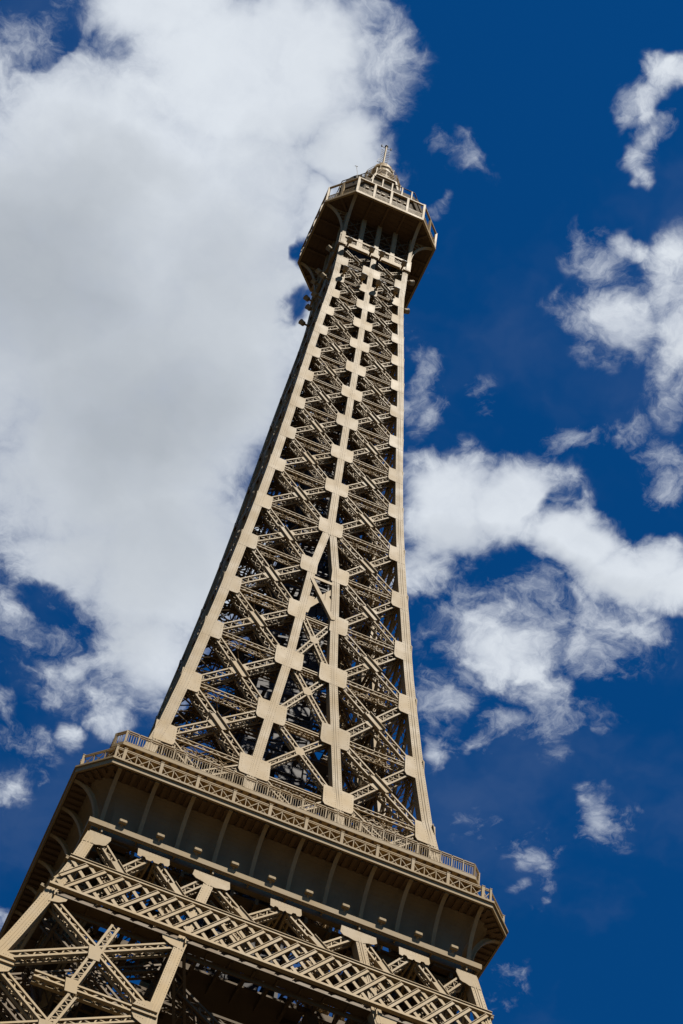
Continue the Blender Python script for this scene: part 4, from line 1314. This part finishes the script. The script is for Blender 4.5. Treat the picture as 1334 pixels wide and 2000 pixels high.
# ------------------------------------------------------------------ floodlights
def make_ledge_lamp():
    r = empty('floodlight')
    a = MB()
    a.box(-0.06, 0.06, -0.05, 0.05, 0.0, 0.03)
    a.bar((0, 0, 0.02), (0, -0.09, 0.16), 0.07, 0.07, (1, 0, 0))
    a.bar((-0.05, -0.07, 0.13), (0.05, -0.07, 0.13), 0.10, 0.09)
    a.build('stem', STEEL, r)
    h = MB()
    w, b = 0.165, 0.025
    prof = [(-1, b), (-1 , 0)]
    rr = []
    for x, s in ((-w, 0.72), (-w + 0.03, 1.0), (w - 0.03, 1.0), (w, 0.72)):
        rr.append([Vector((x, -0.13 + 0.10 * s * cy, 0.24 + 0.10 * s * cz)) for cy, cz in ((-1, -.6), (-.6, -1), (.6, -1), (1, -.6), (1, .6), (.6, 1), (-.6, 1), (-1, .6))])
    h.rings(rr)
    ho = h.build('lamp_head', STEEL, r)
    gl = MB(); gl.box(-w + 0.04, w - 0.04, -0.17, -0.07, 0.341, 0.347); gl.build('lens', GLASSY, ho)
    return r
def copy_tree(o, parent=None):
    c = o.copy(); COL.objects.link(c)
    if parent: c.parent = parent
    for ch in list(o.children): copy_tree(ch, c)
    return c
ORD = ['leftmost', 'second from left', 'third from left', 'fourth from left', 'fifth from left', 'fifth from right', 'fourth from right', 'third from right', 'second from right', 'rightmost']
proto = make_ledge_lamp()
for i, x in enumerate((-7.17, -5.58, -3.99, -2.40, -0.81, 0.81, 2.40, 4.0, 5.6, 7.18)):
    o = proto if i == 0 else copy_tree(proto)
    o.location = (x, -8.42, 60.762)
    tag(o, 'small floodlight standing on the sunlit ledge below the lower gallery, %s of ten' % ORD[i], 'floodlight', 'floodlights along the ledge')

def make_barrel_lamp():
    """drum floodlight at the end of a stub arm; stands off along -y"""
    r = empty('floodlight')
    a = MB()
    a.tube((0, 0.05, 0), (0, -0.30, 0.04), 0.075, 10)
    a.box(-0.11, 0.11, -0.05, 0.0, -0.11, 0.11)
    a.bar((-0.17, -0.33, 0.04), (0.17, -0.33, 0.04), 0.12, 0.06)
    a.build('arm', STEEL, r)
    h = MB()
    ax = Vector((0, -0.80, 0.60)).normalized()
    c = Vector((0, -0.44, 0.06))
    u = Vector((1, 0, 0)); w = ax.cross(u)
    def ring(t, rad): return [c + ax * t + (u * math.cos(2 * math.pi * i / 18) + w * math.sin(2 * math.pi * i / 18)) * rad for i in range(18)]
    h.rings([ring(-0.16, 0.13), ring(-0.12, 0.185), ring(0.16, 0.20), ring(0.17, 0.215), ring(0.22, 0.215)])
    ho = h.build('lamp_drum', STEEL, r)
    l = MB(); l.rings([ring(0.222, 0.19), ring(0.25, 0.16), ring(0.262, 0.08)]); l.build('lens', GLASSY, ho)
    return r
proto2 = make_barrel_lamp()
spots = []
for x, lab in ((-2.16, 'under the left end of the pierced beam'), (-0.42, 'under the pierced beam, just left of the centre column'), (0.38, 'under the pierced beam, just right of the centre column'), (2.10, 'under the right end of the pierced beam')):
    spots.append((Vector((x, -2.78, 132.5)), 0, lab))
for x, lab in ((-2.0, 'on the left gusset plate of the second row'), (-0.63, 'left of the centre column on the second row'), (0.54, 'right of the centre column on the second row'), (1.87, 'on the right gusset plate of the second row')):
    spots.append((Vector((x, -2.72, 127.95)), 0, lab))
for y, z, lab in ((-1.94, 132.7, 'shaded left face, upper row, nearest the lit corner'), (0.06, 132.7, 'shaded left face, upper row, second from the lit corner'), (0.9, 132.6, 'shaded left face, upper row, third from the lit corner'), (2.36, 132.6, 'shaded left face, upper row, at the far corner'),
                  (-2.02, 127.9, 'shaded left face, lower row, nearest the lit corner'), (-0.46, 127.9, 'shaded left face, lower row, second from the lit corner'), (0.66, 127.9, 'shaded left face, lower row, third from the lit corner'), (1.81, 127.6, 'shaded left face, lower row, at the far corner')):
    spots.append((Vector((-2.72, y, z)), 3, lab))
spots.append((Vector((2.74, -1.95, 132.8)), 1, 'jutting from the right edge below the soffit'))
spots.append((Vector((2.74, -1.75, 128.5)), 1, 'jutting from the right edge at the gallery tip'))
for i, (p, k, lab) in enumerate(spots):
    o = proto2 if i == 0 else copy_tree(proto2)
    o.location = p
    o.rotation_euler = (0, 0, {0: 0, 1: R(90), 3: R(-90)}[k])
    tag(o, 'drum floodlight ' + lab, 'floodlight', 'drum floodlights below the upper gallery')
